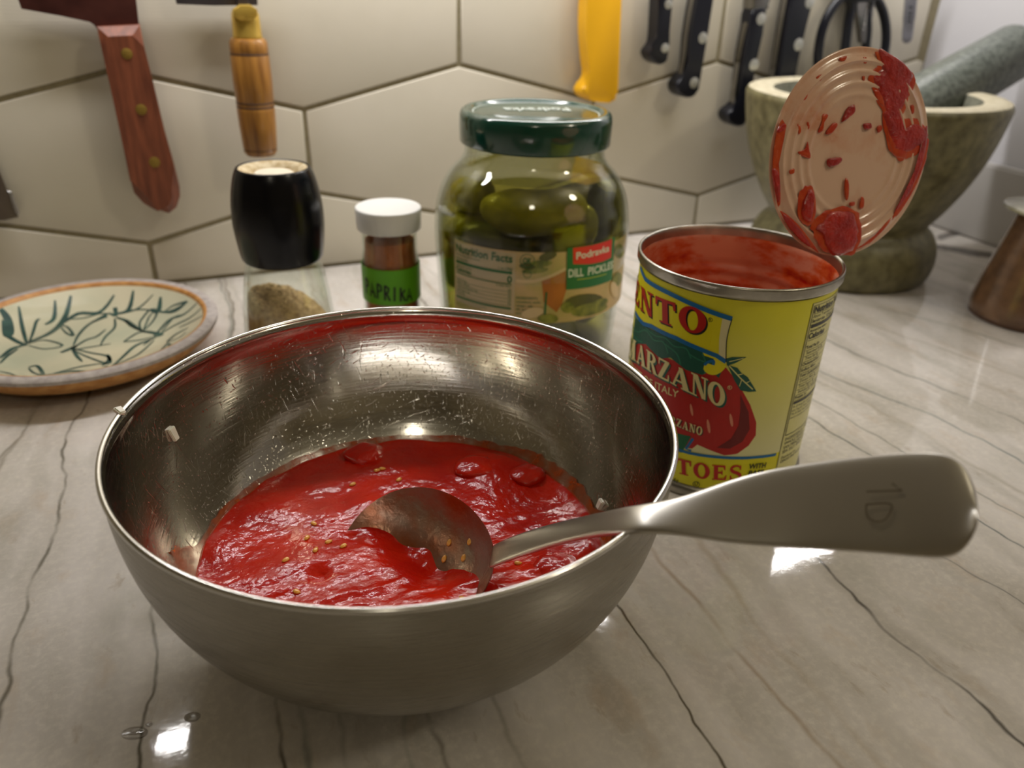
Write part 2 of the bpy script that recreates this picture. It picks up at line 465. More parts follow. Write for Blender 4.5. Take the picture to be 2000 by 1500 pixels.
    # the broad dark grey streaks in the far corner by the side wall
    for p, q, w, s in (((1838, 482), (1945, 500), .012, .9), ((1840, 462), (1900, 445), .006, .8)):
        a, bb = onz(*p), onz(*q); ax = (bb-a).normalized(); n = Vector((ax.y, -ax.x, 0)); mid = (a+bb)/2; ln = (bb-a).length*0.75
        sub = N.new('ShaderNodeVectorMath'); sub.operation = 'SUBTRACT'; L.new(P, sub.inputs[0]); sub.inputs[1].default_value = mid
        d1 = N.new('ShaderNodeVectorMath'); d1.operation = 'DOT_PRODUCT'; L.new(sub.outputs[0], d1.inputs[0]); d1.inputs[1].default_value = n/w
        d2 = N.new('ShaderNodeVectorMath'); d2.operation = 'DOT_PRODUCT'; L.new(sub.outputs[0], d2.inputs[0]); d2.inputs[1].default_value = ax/ln
        r2 = math_('ADD', math_('POWER', math_('ABSOLUTE', d1.outputs['Value'], None), 2.0), math_('POWER', math_('ABSOLUTE', d2.outputs['Value'], None), 4.0))
        mr = N.new('ShaderNodeMapRange'); mr.interpolation_type = 'SMOOTHSTEP'; mr.inputs[1].default_value = 0.55; mr.inputs[2].default_value = 1.15; mr.inputs[3].default_value = s; mr.inputs[4].default_value = 0
        L.new(r2, mr.inputs[0]); col = mixc(mr.outputs[0], col, C(74, 68, 66))
    L.new(col, b.inputs['Base Color'])
    rr = N.new('ShaderNodeMapRange'); rr.inputs[3].default_value = 0.02; rr.inputs[4].default_value = 0.09
    L.new(noise_tex(60, 4).outputs['Fac'], rr.inputs[0]); L.new(rr.outputs[0], b.inputs['Roughness'])
    bp = N.new('ShaderNodeBump'); bp.inputs['Strength'].default_value = 0.05; bp.inputs['Distance'].default_value = 0.0006
    L.new(noise_tex(160, 4).outputs['Fac'], bp.inputs['Height']); L.new(bp.outputs[0], b.inputs['Normal'])
    return m
bm = bmesh.new()
bmesh.ops.create_cube(bm, size=1)
bmesh.ops.scale(bm, verts=bm.verts, vec=(2.3, 0.98, 0.03))
bmesh.ops.translate(bm, verts=bm.verts, vec=(-0.355, WALL_Y-0.49, -0.015))
bmesh.ops.bevel(bm, geom=[e for e in bm.edges if all(v.co.y < 0 for v in e.verts)], offset=0.003, segments=2, affect='EDGES')
counter = bm_obj('countertop', bm, marble_material())
tag(counter, 'polished pale marble countertop with grey and brown veins', 'countertop')

def tile_material():
    m, nt, N, L, b = nodes_of('beige_tile')
    tc = N.new('ShaderNodeTexCoord')
    n = N.new('ShaderNodeTexNoise'); n.inputs['Scale'].default_value = 11; n.inputs['Detail'].default_value = 3
    L.new(tc.outputs['Object'], n.inputs[0])
    r = N.new('ShaderNodeValToRGB')
    r.color_ramp.elements[0].color = C(204, 197, 180); r.color_ramp.elements[0].position = 0.3
    r.color_ramp.elements[1].color = C(212, 205, 190); r.color_ramp.elements[1].position = 0.7
    L.new(n.outputs['Fac'], r.inputs[0]); L.new(r.outputs[0], b.inputs['Base Color'])
    b.inputs['Roughness'].default_value = 0.30
    wv = N.new('ShaderNodeTexWave'); wv.bands_direction = 'Z'; wv.inputs['Scale'].default_value = 130; wv.inputs['Distortion'].default_value = 3; wv.inputs['Detail'].default_value = 2; wv.inputs['Detail Scale'].default_value = 0.4
    L.new(tc.outputs['Object'], wv.inputs[0])
    bp = N.new('ShaderNodeBump'); bp.inputs['Strength'].default_value = 0.06; bp.inputs['Distance'].default_value = 0.0005
    L.new(wv.outputs['Fac'], bp.inputs['Height']); L.new(bp.outputs[0], b.inputs['Normal'])
    return m
M_TILE = tile_material()
M_GROUT = mat('grout', C(150, 140, 112), 0.9, var=0.2, vscale=300, bump=0.3, bscale=900)
bm = bmesh.new()
bmesh.ops.create_cube(bm, size=1)
bmesh.ops.scale(bm, verts=bm.verts, vec=(2.3, 0.02, 0.62))
bmesh.ops.translate(bm, verts=bm.verts, vec=(-0.355, WALL_Y+0.0115, 0.28))
wall = bm_obj('wall_back', bm, M_GROUT, smooth=False)
tag(wall, 'kitchen splashback of large beige hexagonal tiles with olive grout', kind='structure')
TW, TS, TP, TX, TZ = 0.2698, 0.0677, 0.0327, 0.1079, 0.1365
def clip_poly(pts, axis, val, keep_less):
    out = []
    for i in range(len(pts)):
        a, b = pts[i], pts[(i+1) % len(pts)]
        ia = (a[axis] <= val) == keep_less; ib = (b[axis] <= val) == keep_less
        if ia: out.append(a)
        if ia != ib:
            t = (val-a[axis])/(b[axis]-a[axis]); out.append(tuple(a[k]+(b[k]-a[k])*t for k in (0, 1)))
    return out
def inset_poly(pts, d):
    out = []; n = len(pts)
    for i in range(n):
        p0, p1, p2 = (Vector(pts[(i+k) % n]) for k in (-1, 0, 1))
        e1 = (p1-p0).normalized(); e2 = (p2-p1).normalized()
        n1 = Vector((-e1.y, e1.x)); n2 = Vector((-e2.y, e2.x))
        k = 1+n1.dot(n2)
        out.append(tuple(p1+(n1+n2)*(d/max(k, 0.3))))
    return out
for row in range(-1, 4):
    cz = TZ-TS/2 + row*(TS+TP)
    off = TW/2 if row % 2 == 0 else 0.0
    for k in range(-4, 4):
        cx = TX+off+k*TW
        hexa = [(cx-TW/2, cz-TS/2), (cx, cz-TS/2-TP), (cx+TW/2, cz-TS/2), (cx+TW/2, cz+TS/2), (cx, cz+TS/2+TP), (cx-TW/2, cz+TS/2)]
        for ax, val, less in ((0, WALL_X-0.001, True), (0, -1.0, False), (1, 0.001, False)):
            if hexa: hexa = clip_poly(hexa, ax, val, less)
        if len(hexa) < 3: continue
        p = inset_poly(hexa, 0.0019)
        if max(q[1] for q in p)-min(q[1] for q in p) < 0.004 or max(q[0] for q in p)-min(q[0] for q in p) < 0.008: continue
        bm = bmesh.new()
        poly_prism(bm, p, WALL_Y, WALL_Y+0.006, 0.0012, 3)
        bm_obj('tile', bm, M_TILE, wall, sharp=60)

M_PAINT = mat('white_paint', C(205, 204, 208), 0.6, var=0.03, vscale=8)
def box(name, lo, hi, material, parent=None, bevel=0.0, smooth=False):
    bm = bmesh.new(); bmesh.ops.create_cube(bm, size=1)
    bmesh.ops.scale(bm, verts=bm.verts, vec=tuple(h-l for l, h in zip(lo, hi)))
    bmesh.ops.translate(bm, verts=bm.verts, vec=tuple((h+l)/2 for l, h in zip(lo, hi)))
    if bevel: bmesh.ops.bevel(bm, geom=bm.edges[:], offset=bevel, segments=2, affect='EDGES')
    return bm_obj(name, bm, material, parent, smooth)
w = box('wall_right', (WALL_X, -0.297, -0.03), (WALL_X+0.03, WALL_Y+0.02, 0.59), M_PAINT)
tag(w, 'plain white side wall at the end of the counter', kind='structure')
t = box('trim_1', (WALL_X-0.012, -0.297, 0.0), (WALL_X, WALL_Y, 0.079), mat('trim_paint', C(190, 187, 184), 0.45, var=0.03), bevel=0.0025, smooth=True)
tag(t, 'low pale upstand along the foot of the white side wall', kind='structure')
# the rest of the kitchen, behind the camera: it is what the steel and the polished stone reflect
M_ROOM = mat('cream_room_paint', C(196, 186, 164), 0.8, var=0.05, vscale=3)
tag(box('ceiling', (-2.2, -2.6, 1.55), (2.4, WALL_Y+0.02, 1.58), mat('ceiling_paint', C(226, 222, 210), 0.8, var=0.03)), kind='structure')
tag(box('floor', (-2.2, -2.6, -0.95), (2.4, WALL_Y+0.02, -0.92), mat('dark_floor_boards', C(84, 62, 44), 0.5, var=0.3, vscale=5, stretch=(1, 8, 1))), kind='structure')
tag(box('wall_front', (-2.2, -2.63, -0.95), (2.4, -2.6, 1.58), M_ROOM), kind='structure')
tag(box('wall_left', (-2.23, -2.6, -0.95), (-2.2, WALL_Y+0.02, 1.58), M_ROOM), kind='structure')
tag(box('wall_side', (2.4, -2.6, -0.95), (2.43, WALL_Y+0.02, 1.58), M_ROOM), kind='structure')
tag(box('wall_upper', (-2.2, WALL_Y+0.001, 0.59), (2.4, WALL_Y+0.02, 1.55), M_ROOM), kind='structure')

# ================================================================== MIXING BOWL
BX, BY, BR, BH, BQ, BN = 0.0648, 0.2503, 0.1034, 0.0937, 1.04, 2.3
def bowl_r(z):
    return BR*max(0.0, 1-((BH-z)/(BH*BQ))**BN)**(1/BN)
def steel(name, base, rough, aniso=0.0, brush=None, scratch=0.0):
    m, nt, N, L, b = nodes_of(name)
    b.inputs['Metallic'].default_value = 1.0
    b.inputs['Base Color'].default_value = base
    b.inputs['Roughness'].default_value = rough
    b.inputs['Anisotropic'].default_value = aniso
    if aniso:
        tg = N.new('ShaderNodeTangent'); tg.direction_type = 'RADIAL'; tg.axis = 'Z'
        L.new(tg.outputs[0], b.inputs['Tangent'])
    tc = N.new('ShaderNodeTexCoord')
    last = None
    if brush:
        mp = N.new('ShaderNodeMapping'); mp.inputs['Scale'].default_value = brush; L.new(tc.outputs['Object'], mp.inputs[0])
        n = N.new('ShaderNodeTexNoise'); n.inputs['Scale'].default_value = 1.0; n.inputs['Detail'].default_value = 3; L.new(mp.outputs[0], n.inputs[0])
        mr = N.new('ShaderNodeMapRange'); mr.inputs[1].default_value = .3; mr.inputs[2].default_value = .7; mr.inputs[3].default_value = rough*0.75; mr.inputs[4].default_value = rough*1.25
        L.new(n.outputs['Fac'], mr.inputs[0]); L.new(mr.outputs[0], b.inputs['Roughness'])
        bp = N.new('ShaderNodeBump'); bp.inputs['Strength'].default_value = 0.12; bp.inputs['Distance'].default_value = 0.0003
        L.new(n.outputs['Fac'], bp.inputs['Height']); last = bp
    if scratch:
        # fine straight scratches in many directions: stretched noise, cut to thin lines
        for k in range(4):
            mp = N.new('ShaderNodeMapping'); mp.inputs['Rotation'].default_value = (0.7*k, 1.1*k+.4, 0.55*k); mp.inputs['Location'].default_value = (k, 2*k, 0)
            mp2 = N.new('ShaderNodeMapping'); mp2.inputs['Scale'].default_value = (38, 1100, 1100)
            wn = N.new('ShaderNodeTexNoise'); wn.inputs['Scale'].default_value = 30; L.new(tc.outputs['Object'], wn.inputs[0])
            ad = N.new('ShaderNodeVectorMath'); ad.operation = 'MULTIPLY_ADD'; L.new(wn.outputs['Color'], ad.inputs[0]); ad.inputs[1].default_value = (.012, .012, .012); L.new(tc.outputs['Object'], ad.inputs[2])
            L.new(ad.outputs[0], mp.inputs[0]); L.new(mp.outputs[0], mp2.inputs[0])
            n = N.new('ShaderNodeTexNoise'); n.inputs['Scale'].default_value = 1.0; n.inputs['Detail'].default_value = 1; L.new(mp2.outputs[0], n.inputs[0])
            mr2 = N.new('ShaderNodeMapRange'); mr2.inputs[1].default_value = 0.69; mr2.inputs[2].default_value = 0.76
            L.new(n.outputs['Fac'], mr2.inputs[0])
            bp2 = N.new('ShaderNodeBump'); bp2.inputs['Strength'].default_value = scratch*2; bp2.inputs['Distance'].default_value = 0.0003
            L.new(mr2.outputs[0], bp2.inputs['Height'])
            if last: L.new(last.outputs[0], bp2.inputs['Normal'])
            last = bp2
    if last: L.new(last.outputs[0], b.inputs['Normal'])
    MATS[name] = m
    return m
M_STEEL_OUT = steel('brushed_steel_outside_shaded', (0.32, 0.30, 0.26, 1), 0.28, 0.75, (30, 30, 1600))  # base colour darkened to stand in for shade on the bowl's outside
M_STEEL_IN = steel('scratched_steel_inside', (0.62, 0.60, 0.56, 1), 0.13, 0.3, (40, 40, 900), 0.12)
M_STEEL_RIM = steel('polished_steel_rim', (0.72, 0.71, 0.69, 1), 0.16)
bowl = root('mixing_bowl', (BX, BY, 0), 'large stainless steel mixing bowl half full of red tomato sauce', 'bowl')
zs = [BH*(i/40)**1.5 for i in range(41)]
outer = [(0, 0.0008), (bowl_r(0)*0.9, 0.0008), (bowl_r(0)*0.97, 0)] + [(bowl_r(z), z) for z in zs]
lathe('outer_wall', outer, M_STEEL_OUT, bowl, 160, sharp=60)
inner = [(bowl_r(z+0.0)-0.0012, z+0.0012*(1-z/BH)) for z in zs[::-1]]
inner[0] = (BR-0.0016, BH)
inner = [(BR-0.0010, BH+0.0004), (BR-0.0019, BH-0.0006), (BR-0.0024, BH-0.0030), (BR-0.0021, BH-0.0036)] + [(r-0.0004, z) for r, z in inner if z < BH-0.004] + [(0, 0.0016)]
lathe('inner_wall', inner[::-1], M_STEEL_IN, bowl, 160, sharp=60)
lathe('rim', arc_prof(BR-0.0004, BH+0.0002, 0.0011, 0, 360, 10)[:-1], M_STEEL_RIM, bowl, 160, closed=True)
def in_r(z): return bowl_r(z)-0.0018

# ================================================================== TOMATO SAUCE
SZ = 0.0305
def sauce_material():
    m, nt, N, L, b = nodes_of('tomato_sauce')
    tc = N.new('ShaderNodeTexCoord')
    n = N.new('ShaderNodeTexNoise'); n.inputs['Scale'].default_value = 45; n.inputs['Detail'].default_value = 5; L.new(tc.outputs['Object'], n.inputs[0])
    r = N.new('ShaderNodeValToRGB')
    r.color_ramp.elements[0].position = .3; r.color_ramp.elements[0].color = C(164, 9, 0)
    r.color_ramp.elements[1].position = .75; r.color_ramp.elements[1].color = C(202, 32, 2)
    L.new(n.outputs['Fac'], r.inputs[0]); L.new(r.outputs[0], b.inputs['Base Color'])
    b.inputs['Roughness'].default_value = 0.25
    b.inputs['Subsurface Weight'].default_value = 0.25
    b.inputs['Subsurface Radius'].default_value = (0.004, 0.0006, 0.0002)
    b.inputs['Subsurface Scale'].default_value = 1.0
    b.inputs['Coat Weight'].default_value = 0.6; b.inputs['Coat Roughness'].default_value = 0.03
    b.inputs['Specular IOR Level'].default_value = 0.12
    last = None
    for sc, st, di in ((75, 0.25, 0.0022), (300, 0.40, 0.0010), (1300, 0.16, 0.0003)):
        n2 = N.new('ShaderNodeTexNoise'); n2.inputs['Scale'].default_value = sc; n2.inputs['Detail'].default_value = 3; L.new(tc.outputs['Object'], n2.inputs[0])
        bp = N.new('ShaderNodeBump'); bp.inputs['Strength'].default_value = st; bp.inputs['Distance'].default_value = di
        L.new(n2.outputs['Fac'], bp.inputs['Height'])
        if last: L.new(last.outputs[0], bp.inputs['Normal'])
        last = bp
    L.new(last.outputs[0], b.inputs['Normal']); L.new(last.outputs[0], b.inputs['Coat Normal'])
    return m
M_SAUCE = sauce_material()
bumps = []
for (x, y, h, w) in ((712, 884, .0034, .0065), (960, 915, .0030, .012), (1010, 900, .0026, .010), (640, 1010, .0028, .010), (560, 990, .0024, .010), (720, 985, .0030, .008),
                     (500, 1130, .0022, .012), (600, 1100, .0026, .012), (430, 1060, .002, .010), (1080, 1110, .0035, .012), (1150, 1060, .003, .010), (1010, 1150, .003, .012),
                     (640, 1165, .002, .012), (860, 1180, .002, .010), (625, 1125, -.0025, .004), (690, 1052, -.0016, .004), (850, 1095, -.0070, .012), (790, 1050, -.0050, .010), (1030, 990, -.0016, .014), (850, 900, -.001, .012)):
    p = onz(x, y, SZ); bumps.append((p.x-BX, p.y-BY, h, w))
def sauce_h(x, y):
    v = Vector((x, y, 0))
    h = 0.0006*noise.fractal(v*60, 0.9, 2.1, 3) + 0.0011*noise.noise(v*26+Vector((3, 1, 0)))
    rdg = 1-abs(noise.noise(Vector((x*48+0.35*y*48, y*95, 2.0))))
    front = 1/(1+math.exp((y+0.01)/0.012))
    h += 0.0012*rdg**3*front
    for bx, by, bh, bw in bumps:
        d2 = ((x-bx)**2+(y-by)**2)/(bw*bw)
        if d2 < 9: h += (bh*.62 if bh > 0 else bh)*math.exp(-d2)
    return h
NR, NS = 110, 240
V, F = [(0, 0, SZ+sauce_h(0, 0))], []
Rm = in_r(SZ)
for i in range(1, NR+1):
    for k in range(NS):
        a = 2*pi*k/NS; rr = Rm*i/NR
        x, y = rr*cos(a), rr*sin(a)
        h = sauce_h(x, y)
        z = SZ+h*min(1, (NR-i)/8)+0.0010*noise.noise(Vector((cos(a)*6, sin(a)*6, 1)))*max(0, 1-(NR-i)/8)
        if i == NR: rr = in_r(z)+0.0004; x, y = rr*cos(a), rr*sin(a)
        V.append((x, y, z))
for k in range(NS): F.append((0, 1+k, 1+(k+1) % NS))
for i in range(1, NR):
    for k in range(NS):
        a = 1+(i-1)*NS+k; b_ = 1+(i-1)*NS+(k+1) % NS
        F.append((a, a+NS, b_+NS, b_))
# underside following the bowl
prev = 1+(NR-1)*NS
for q in range(1, 6):
    z = SZ-(SZ-0.004)*q/5
    for k in range(NS):
        a = 2*pi*k/NS; V.append((in_r(z)*cos(a)*0.995, in_r(z)*sin(a)*0.995, z+0.0005))
    cur = prev+NS
    for k in range(NS): F.append((prev+k, cur+k, cur+(k+1) % NS, prev+(k+1) % NS))
    prev = cur
V.append((0, 0, 0.0042)); c = len(V)-1
for k in range(NS): F.append((prev+k, c, prev+(k+1) % NS))
sauce = root('tomato_sauce', (BX, BY, 0), 'glossy red crushed tomato sauce pooled inside the steel mixing bowl', 'sauce', kind='stuff')
mesh('sauce_pool', V, F, M_SAUCE, sauce)
for (x, y, r_, fl) in ((712, 886, .0085, .55), (928, 912, .0090, .42), (1030, 925, .0080, .40), (1085, 1110, .0090, .45)):
    p = onz(x, y, SZ+.001)
    bm = bmesh.new(); bmesh.ops.create_uvsphere(bm, u_segments=24, v_segments=16, radius=1)
    for v in bm.verts:
        w_ = 1+.18*noise.noise(v.co*1.6+Vector((x, 0, 0)))+.06*noise.noise(v.co*5)
        v.co = Vector((v.co.x*r_*1.15*w_, v.co.y*r_*w_, v.co.z*r_*fl*w_))
    bm_obj('tomato_piece', bm, M_SAUCE, sauce, loc=(p.x-BX, p.y-BY, SZ+.0004), sharp=None)
# thin brown-orange tide line on the steel above the sauce
def film_material():
    m, nt, N, L, b = nodes_of('sauce_film')
    tc = N.new('ShaderNodeTexCoord')
    b.inputs['Base Color'].default_value = C(168, 72, 16); b.inputs['Roughness'].default_value = 0.2
    n = N.new('ShaderNodeTexNoise'); n.inputs['Scale'].default_value = 160; n.inputs['Detail'].default_value = 4; L.new(tc.outputs['Object'], n.inputs[0])
    mr = N.new('ShaderNodeMapRange'); mr.inputs[1].default_value = .35; mr.inputs[2].default_value = .65; mr.inputs[3].default_value = .25; mr.inputs[4].default_value = .8
    L.new(n.outputs['Fac'], mr.inputs[0]); L.new(mr.outputs[0], b.inputs['Alpha'])
    return m
M_FILM = film_material()
V, F = [], []
spl = []
for (x, y, h, w) in ((352, 1098, .012, .10), (1195, 1020, .010, .10), (1140, 930, .003, .2), (1060, 870, .003, .2)):
    p = onz(x, y, SZ+0.006); spl.append((atan2(p.y-BY, p.x-BX), h, w))
for k in range(NS):
    a = 2*pi*k/NS
    top = 0.0022+0.0018*abs(noise.noise(Vector((cos(a)*9, sin(a)*9, 5))))+0.0005*noise.noise(Vector((cos(a)*50, sin(a)*50, 2)))
    for (a0, h, w) in spl:
        d = (a-a0+pi) % (2*pi)-pi; top += h*math.exp(-(d/w)**2)*(0.8+0.4*noise.noise(Vector((a*40, 0, 3))))
    for q in range(4):
        z = SZ-0.001+(top+0.001)*q/3; rr = bowl_r(z)-0.0030
        V.append((rr*cos(a), rr*sin(a), z))
for k in range(NS):
    j = (k+1) % NS
    for q in range(3): F.append((k*4+q, k*4+q+1, j*4+q+1, j*4+q))
mesh('tide_line', V, F, M_FILM, sauce)
M_SEED = mat('tomato_seed', C(240, 168, 66), 0.25, coat=0.5, var=0.25, vscale=300)
for (x, y) in ((612, 1022), (600, 1048), (616, 1078), (672, 1065), (640, 1058), (578, 1155), (690, 943), (735, 918), (650, 870), (745, 915), (560, 1095), (780, 935), (1010, 1100), (905, 1172)):
    p = onz(x, y, SZ+0.001); h = sauce_h(p.x-BX, p.y-BY)
    bm = bmesh.new(); bmesh.ops.create_uvsphere(bm, u_segments=8, v_segments=6, radius=1)
    for v in bm.verts: v.co = Vector((v.co.x*.0017*(1-.3*v.co.x), v.co.y*.0011, v.co.z*.0007))
    bmesh.ops.rotate(bm, verts=bm.verts, cent=(0, 0, 0), matrix=Matrix.Rotation(random.uniform(0, 6.28), 3, 'Z'))
    bm_obj('seed', bm, M_SEED, sauce, loc=(p.x-BX, p.y-BY, SZ+h+0.0004), sharp=None)

# ================================================================== SERVING SPOON
M_SPOON = steel('satin_spoon_steel', (0.56, 0.54, 0.50, 1), 0.30, 0.0)
M_SPOON_WET = mat('steel_filmed_with_sauce', C(140, 126, 112), 0.24, metal=0.6, color2=C(150, 78, 34), vscale=60, bump=0.3, bscale=260, detail=5)
SC = Vector((0.0643, 0.2385, 0.0333))
SA = Vector((0.638, -0.754, 0.156)).normalized()
SB = Vector((0.572, 0.599, 0.560)); SB = (SB-SA*SB.dot(SA)).normalized()
SNN = SA.cross(SB).normalized()
if SNN.z < 0: SNN = -SNN
SLA, SLB, SDEP = 0.036, 0.030, 0.0135
spoon = root('serving_spoon', SC, 'broad stainless serving spoon dipped in the sauce, its flat handle stamped 1D', 'spoon')
V, F = [], []
NRG, NSG = 14, 72
for side, off in ((0, 0.0), (1, 0.0011)):
    V.append(-SNN*(SDEP+off))
    for i in range(1, NRG+1):
        s = i/NRG
        for k in range(NSG):
            a = 2*pi*k/NSG
            ra = 1-0.06*cos(2*a)
            dep = SDEP*(1-s**2.6)
            V.append(SA*(SLA*s*cos(a)) + SB*(SLB*s*sin(a)*(1-0.10*cos(a))) - SNN*(dep+off*(1 if i < NRG else 0.9)))
st = 1+NRG*NSG
for side in (0, 1):
    o = side*st
    for k in range(NSG):
        f = (o, o+1+k, o+1+(k+1) % NSG); F.append(f if side == 0 else f[::-1])
    for i in range(NRG-1):
        for k in range(NSG):
            a = o+1+i*NSG+k; b_ = o+1+i*NSG+(k+1) % NSG
            f = (a, a+NSG, b_+NSG, b_); F.append(f if side == 0 else f[::-1])
for k in range(NSG):
    a = 1+(NRG-1)*NSG+k; b_ = 1+(NRG-1)*NSG+(k+1) % NSG
    F.append((a, a+st, b_+st, b_))
o = mesh('spoon_bowl', V, F, M_SPOON_WET, spoon, sharp=50)
tag(o, 'shallow oval spoon bowl smeared with sauce')
def spoon_surface(x, y):
    best = None
    for i in range(120):
        t_ = SDEP*i/119; p = onplane(x, y, SC-SNN*t_, SNN); d = p-SC
        s_ = hypot(d.dot(SA)/SLA, d.dot(SB)/SLB)
        if s_ > 1: continue
        e_ = abs(SDEP*(1-s_**2.6)-t_)
        if best is None or e_ < best[0]: best = (e_, p)
    return best[1] if best else None
for (x, y) in ((878, 1060), (868, 1092), (906, 1090), (918, 1058), (910, 1148), (884, 1112)):
    p = spoon_surface(x, y)
    if p is None or p.z < SZ-.004: continue
    bm = bmesh.new(); bmesh.ops.create_uvsphere(bm, u_segments=8, v_segments=6, radius=1)
    for v in bm.verts: v.co = SA*(v.co.y*.0011)+SB*(v.co.x*.0018)+SNN*(v.co.z*.0007)
    bm_obj('stuck_seed', bm, M_SEED, spoon, loc=p+SNN*.0004-SC, sharp=None)
# handle: stations with upper and lower edge, each a real width across the strip
stations = [((962, 1062), (954, 1108), .3075), ((1000, 1045), (995, 1091), .2985), ((1050, 1028), (1048, 1072), .2865), ((1110, 1012), (1110, 1053), .2710), ((1170, 999), (1175, 1040), .2550), ((1230, 985), (1236, 1037), .2415),
            ((1280, 978), (1290, 1037), .2388), ((1330, 967), (1340, 1043), .2372), ((1385, 949), (1390, 1053), .2363), ((1440, 930), (1440, 1061), .2357), ((1500, 915), (1500, 1066), .2350), ((1560, 904), (1560, 1070), .2345),
            ((1640, 893), (1640, 1075), .2330), ((1720, 884), (1720, 1081), .2315), ((1780, 880), (1785, 1087), .2303), ((1825, 880), (1830, 1091), .229), ((1858, 888), (1862, 1088), .228), ((1885, 908), (1888, 1068), .2275), ((1901, 938), (1904, 1038), .227), ((1909, 970), (1911, 1008), .227)]
NW = 9
top, bot = [], []
for (pu, pl, d) in stations:
    a, b_ = atdist(*pu, d+0.004), atdist(*pl, d-0.004)
    wv = b_-a
    nrm = wv.cross(SA)
    nrm = ((CO-(a+b_)/2).normalized())
    nrm = (nrm-wv.normalized()*nrm.dot(wv.normalized())).normalized()
    row_t, row_b = [], []
    for i in range(NW):
        t = i/(NW-1); crown = 0.0005*(1-(2*t-1)**2)
        edge = 0.0009 if i in (0, NW-1) else 0.0
        p = a+wv*t
        row_t.append(p+nrm*(crown-edge*0.3)); row_b.append(p+nrm*(crown-0.0026+edge*0.9))
    top.append(row_t); bot.append(row_b)
V, F = [], []
for rows in (top, bot):
    for r_ in rows: V += [p-SC for p in r_]
n = len(stations); half = n*NW
for i in range(n-1):
    for k in range(NW-1):
        a = i*NW+k
        F.append((a, a+NW, a+NW+1, a+1)); F.append((half+a, half+a+1, half+a+NW+1, half+a+NW))
    for k in (0, NW-1):
        a = i*NW+k; f = (a, half+a, half+a+NW, a+NW); F.append(f if k == 0 else f[::-1])
for i in (0, n-1):
    for k in range(NW-1):
        a = i*NW+k; f = (a, a+1, half+a+1, half+a); F.append(f if i == 0 else f[::-1])
bm = bmesh.new()
vs = [bm.verts.new(v) for v in V]
for f in F: bm.faces.new([vs[i] for i in f])
o = bm_obj('handle', bm, M_SPOON, spoon, sharp=40)
sub = o.modifiers.new('smooth', 'SUBSURF'); sub.levels = 1; sub.render_levels = 2
# stamped mark on the handle face
P0 = atdist(1740, 985, .2295); n0 = (CO-P0).normalized()
wv = (atdist(1740, 1083, .2275)-atdist(1740, 884, .2355)); wvn = wv.normalized()
n0 = (n0-wvn*n0.dot(wvn)).normalized()
M_STAMP = mat('stamped_mark', C(96, 84, 66), 0.4, metal=0.6)
def handle_px(x, y):
    return onplane(x, y, P0+n0*0.0022, n0)
sh = Sheet()
sh.stroke([(1692, 960), (1762, 958), (1742, 944)], 3.0)
sh.stroke(smooth_poly([(1692, 985), (1738, 984), (1739, 1000), (1728, 1015), (1712, 1019), (1697, 1012), (1692, 1000), (1692, 985)], 4, False), 3.0)
o = sh.build('stamp', lambda u, v: handle_px(u, v)-SC, None, M_STAMP, spoon)

# ================================================================== ONION BITS
M_ONION = mat('raw_onion', C(226, 222, 206), 0.25, sss=0.2, var=0.08, vscale=200)
def onion(p, dims, rot, label):
    bm = bmesh.new(); bmesh.ops.create_cube(bm, size=1)
    for v in bm.verts:
        v.co = Vector((v.co.x*dims[0]*(1+.25*v.co.y), v.co.y*dims[1], v.co.z*dims[2]))
    bmesh.ops.bevel(bm, geom=bm.edges[:], offset=min(dims)*0.22, segments=2, affect='EDGES')
    o = bm_obj('onion_piece', bm, M_ONION, None, loc=p)
    o.rotation_euler = rot
    tag(o, label, 'onion', 'bits of chopped onion')
def wall_point(x, y, z_lo=0.03, z_hi=0.09):
    """where the line of sight meets the inside of the bowl"""
    best = None
    for i in range(200):
        z = z_lo+(z_hi-z_lo)*i/199
        p = onz(x, y, z); e = abs(hypot(p.x-BX, p.y-BY)-in_r(z))
        if best is None or e < best[0]: best = (e, p)
    return best[1]
p = wall_point(336, 848); d = Vector((BX-p.x, BY-p.y, 0.03)).normalized()
onion(p+d*0.0008, (.0035, .0060, .0016), d.to_track_quat('Z', 'Y').to_euler(), 'translucent chip of onion stuck to the left inside wall of the bowl')
p = wall_point(1176, 986); d = Vector((BX-p.x, BY-p.y, 0.03)).normalized()
onion(p+d*0.0010, (.0036, .0046, .0020), d.to_track_quat('Z', 'Y').to_euler(), 'small white onion cube inside the bowl just above the spoon handle')
p = onz(234, 803, BH+0.0012)
onion(p, (.0030, .0040, .0020), (0.3, 0.2, 0.6), 'tiny onion crumb sitting on the left rim of the bowl')

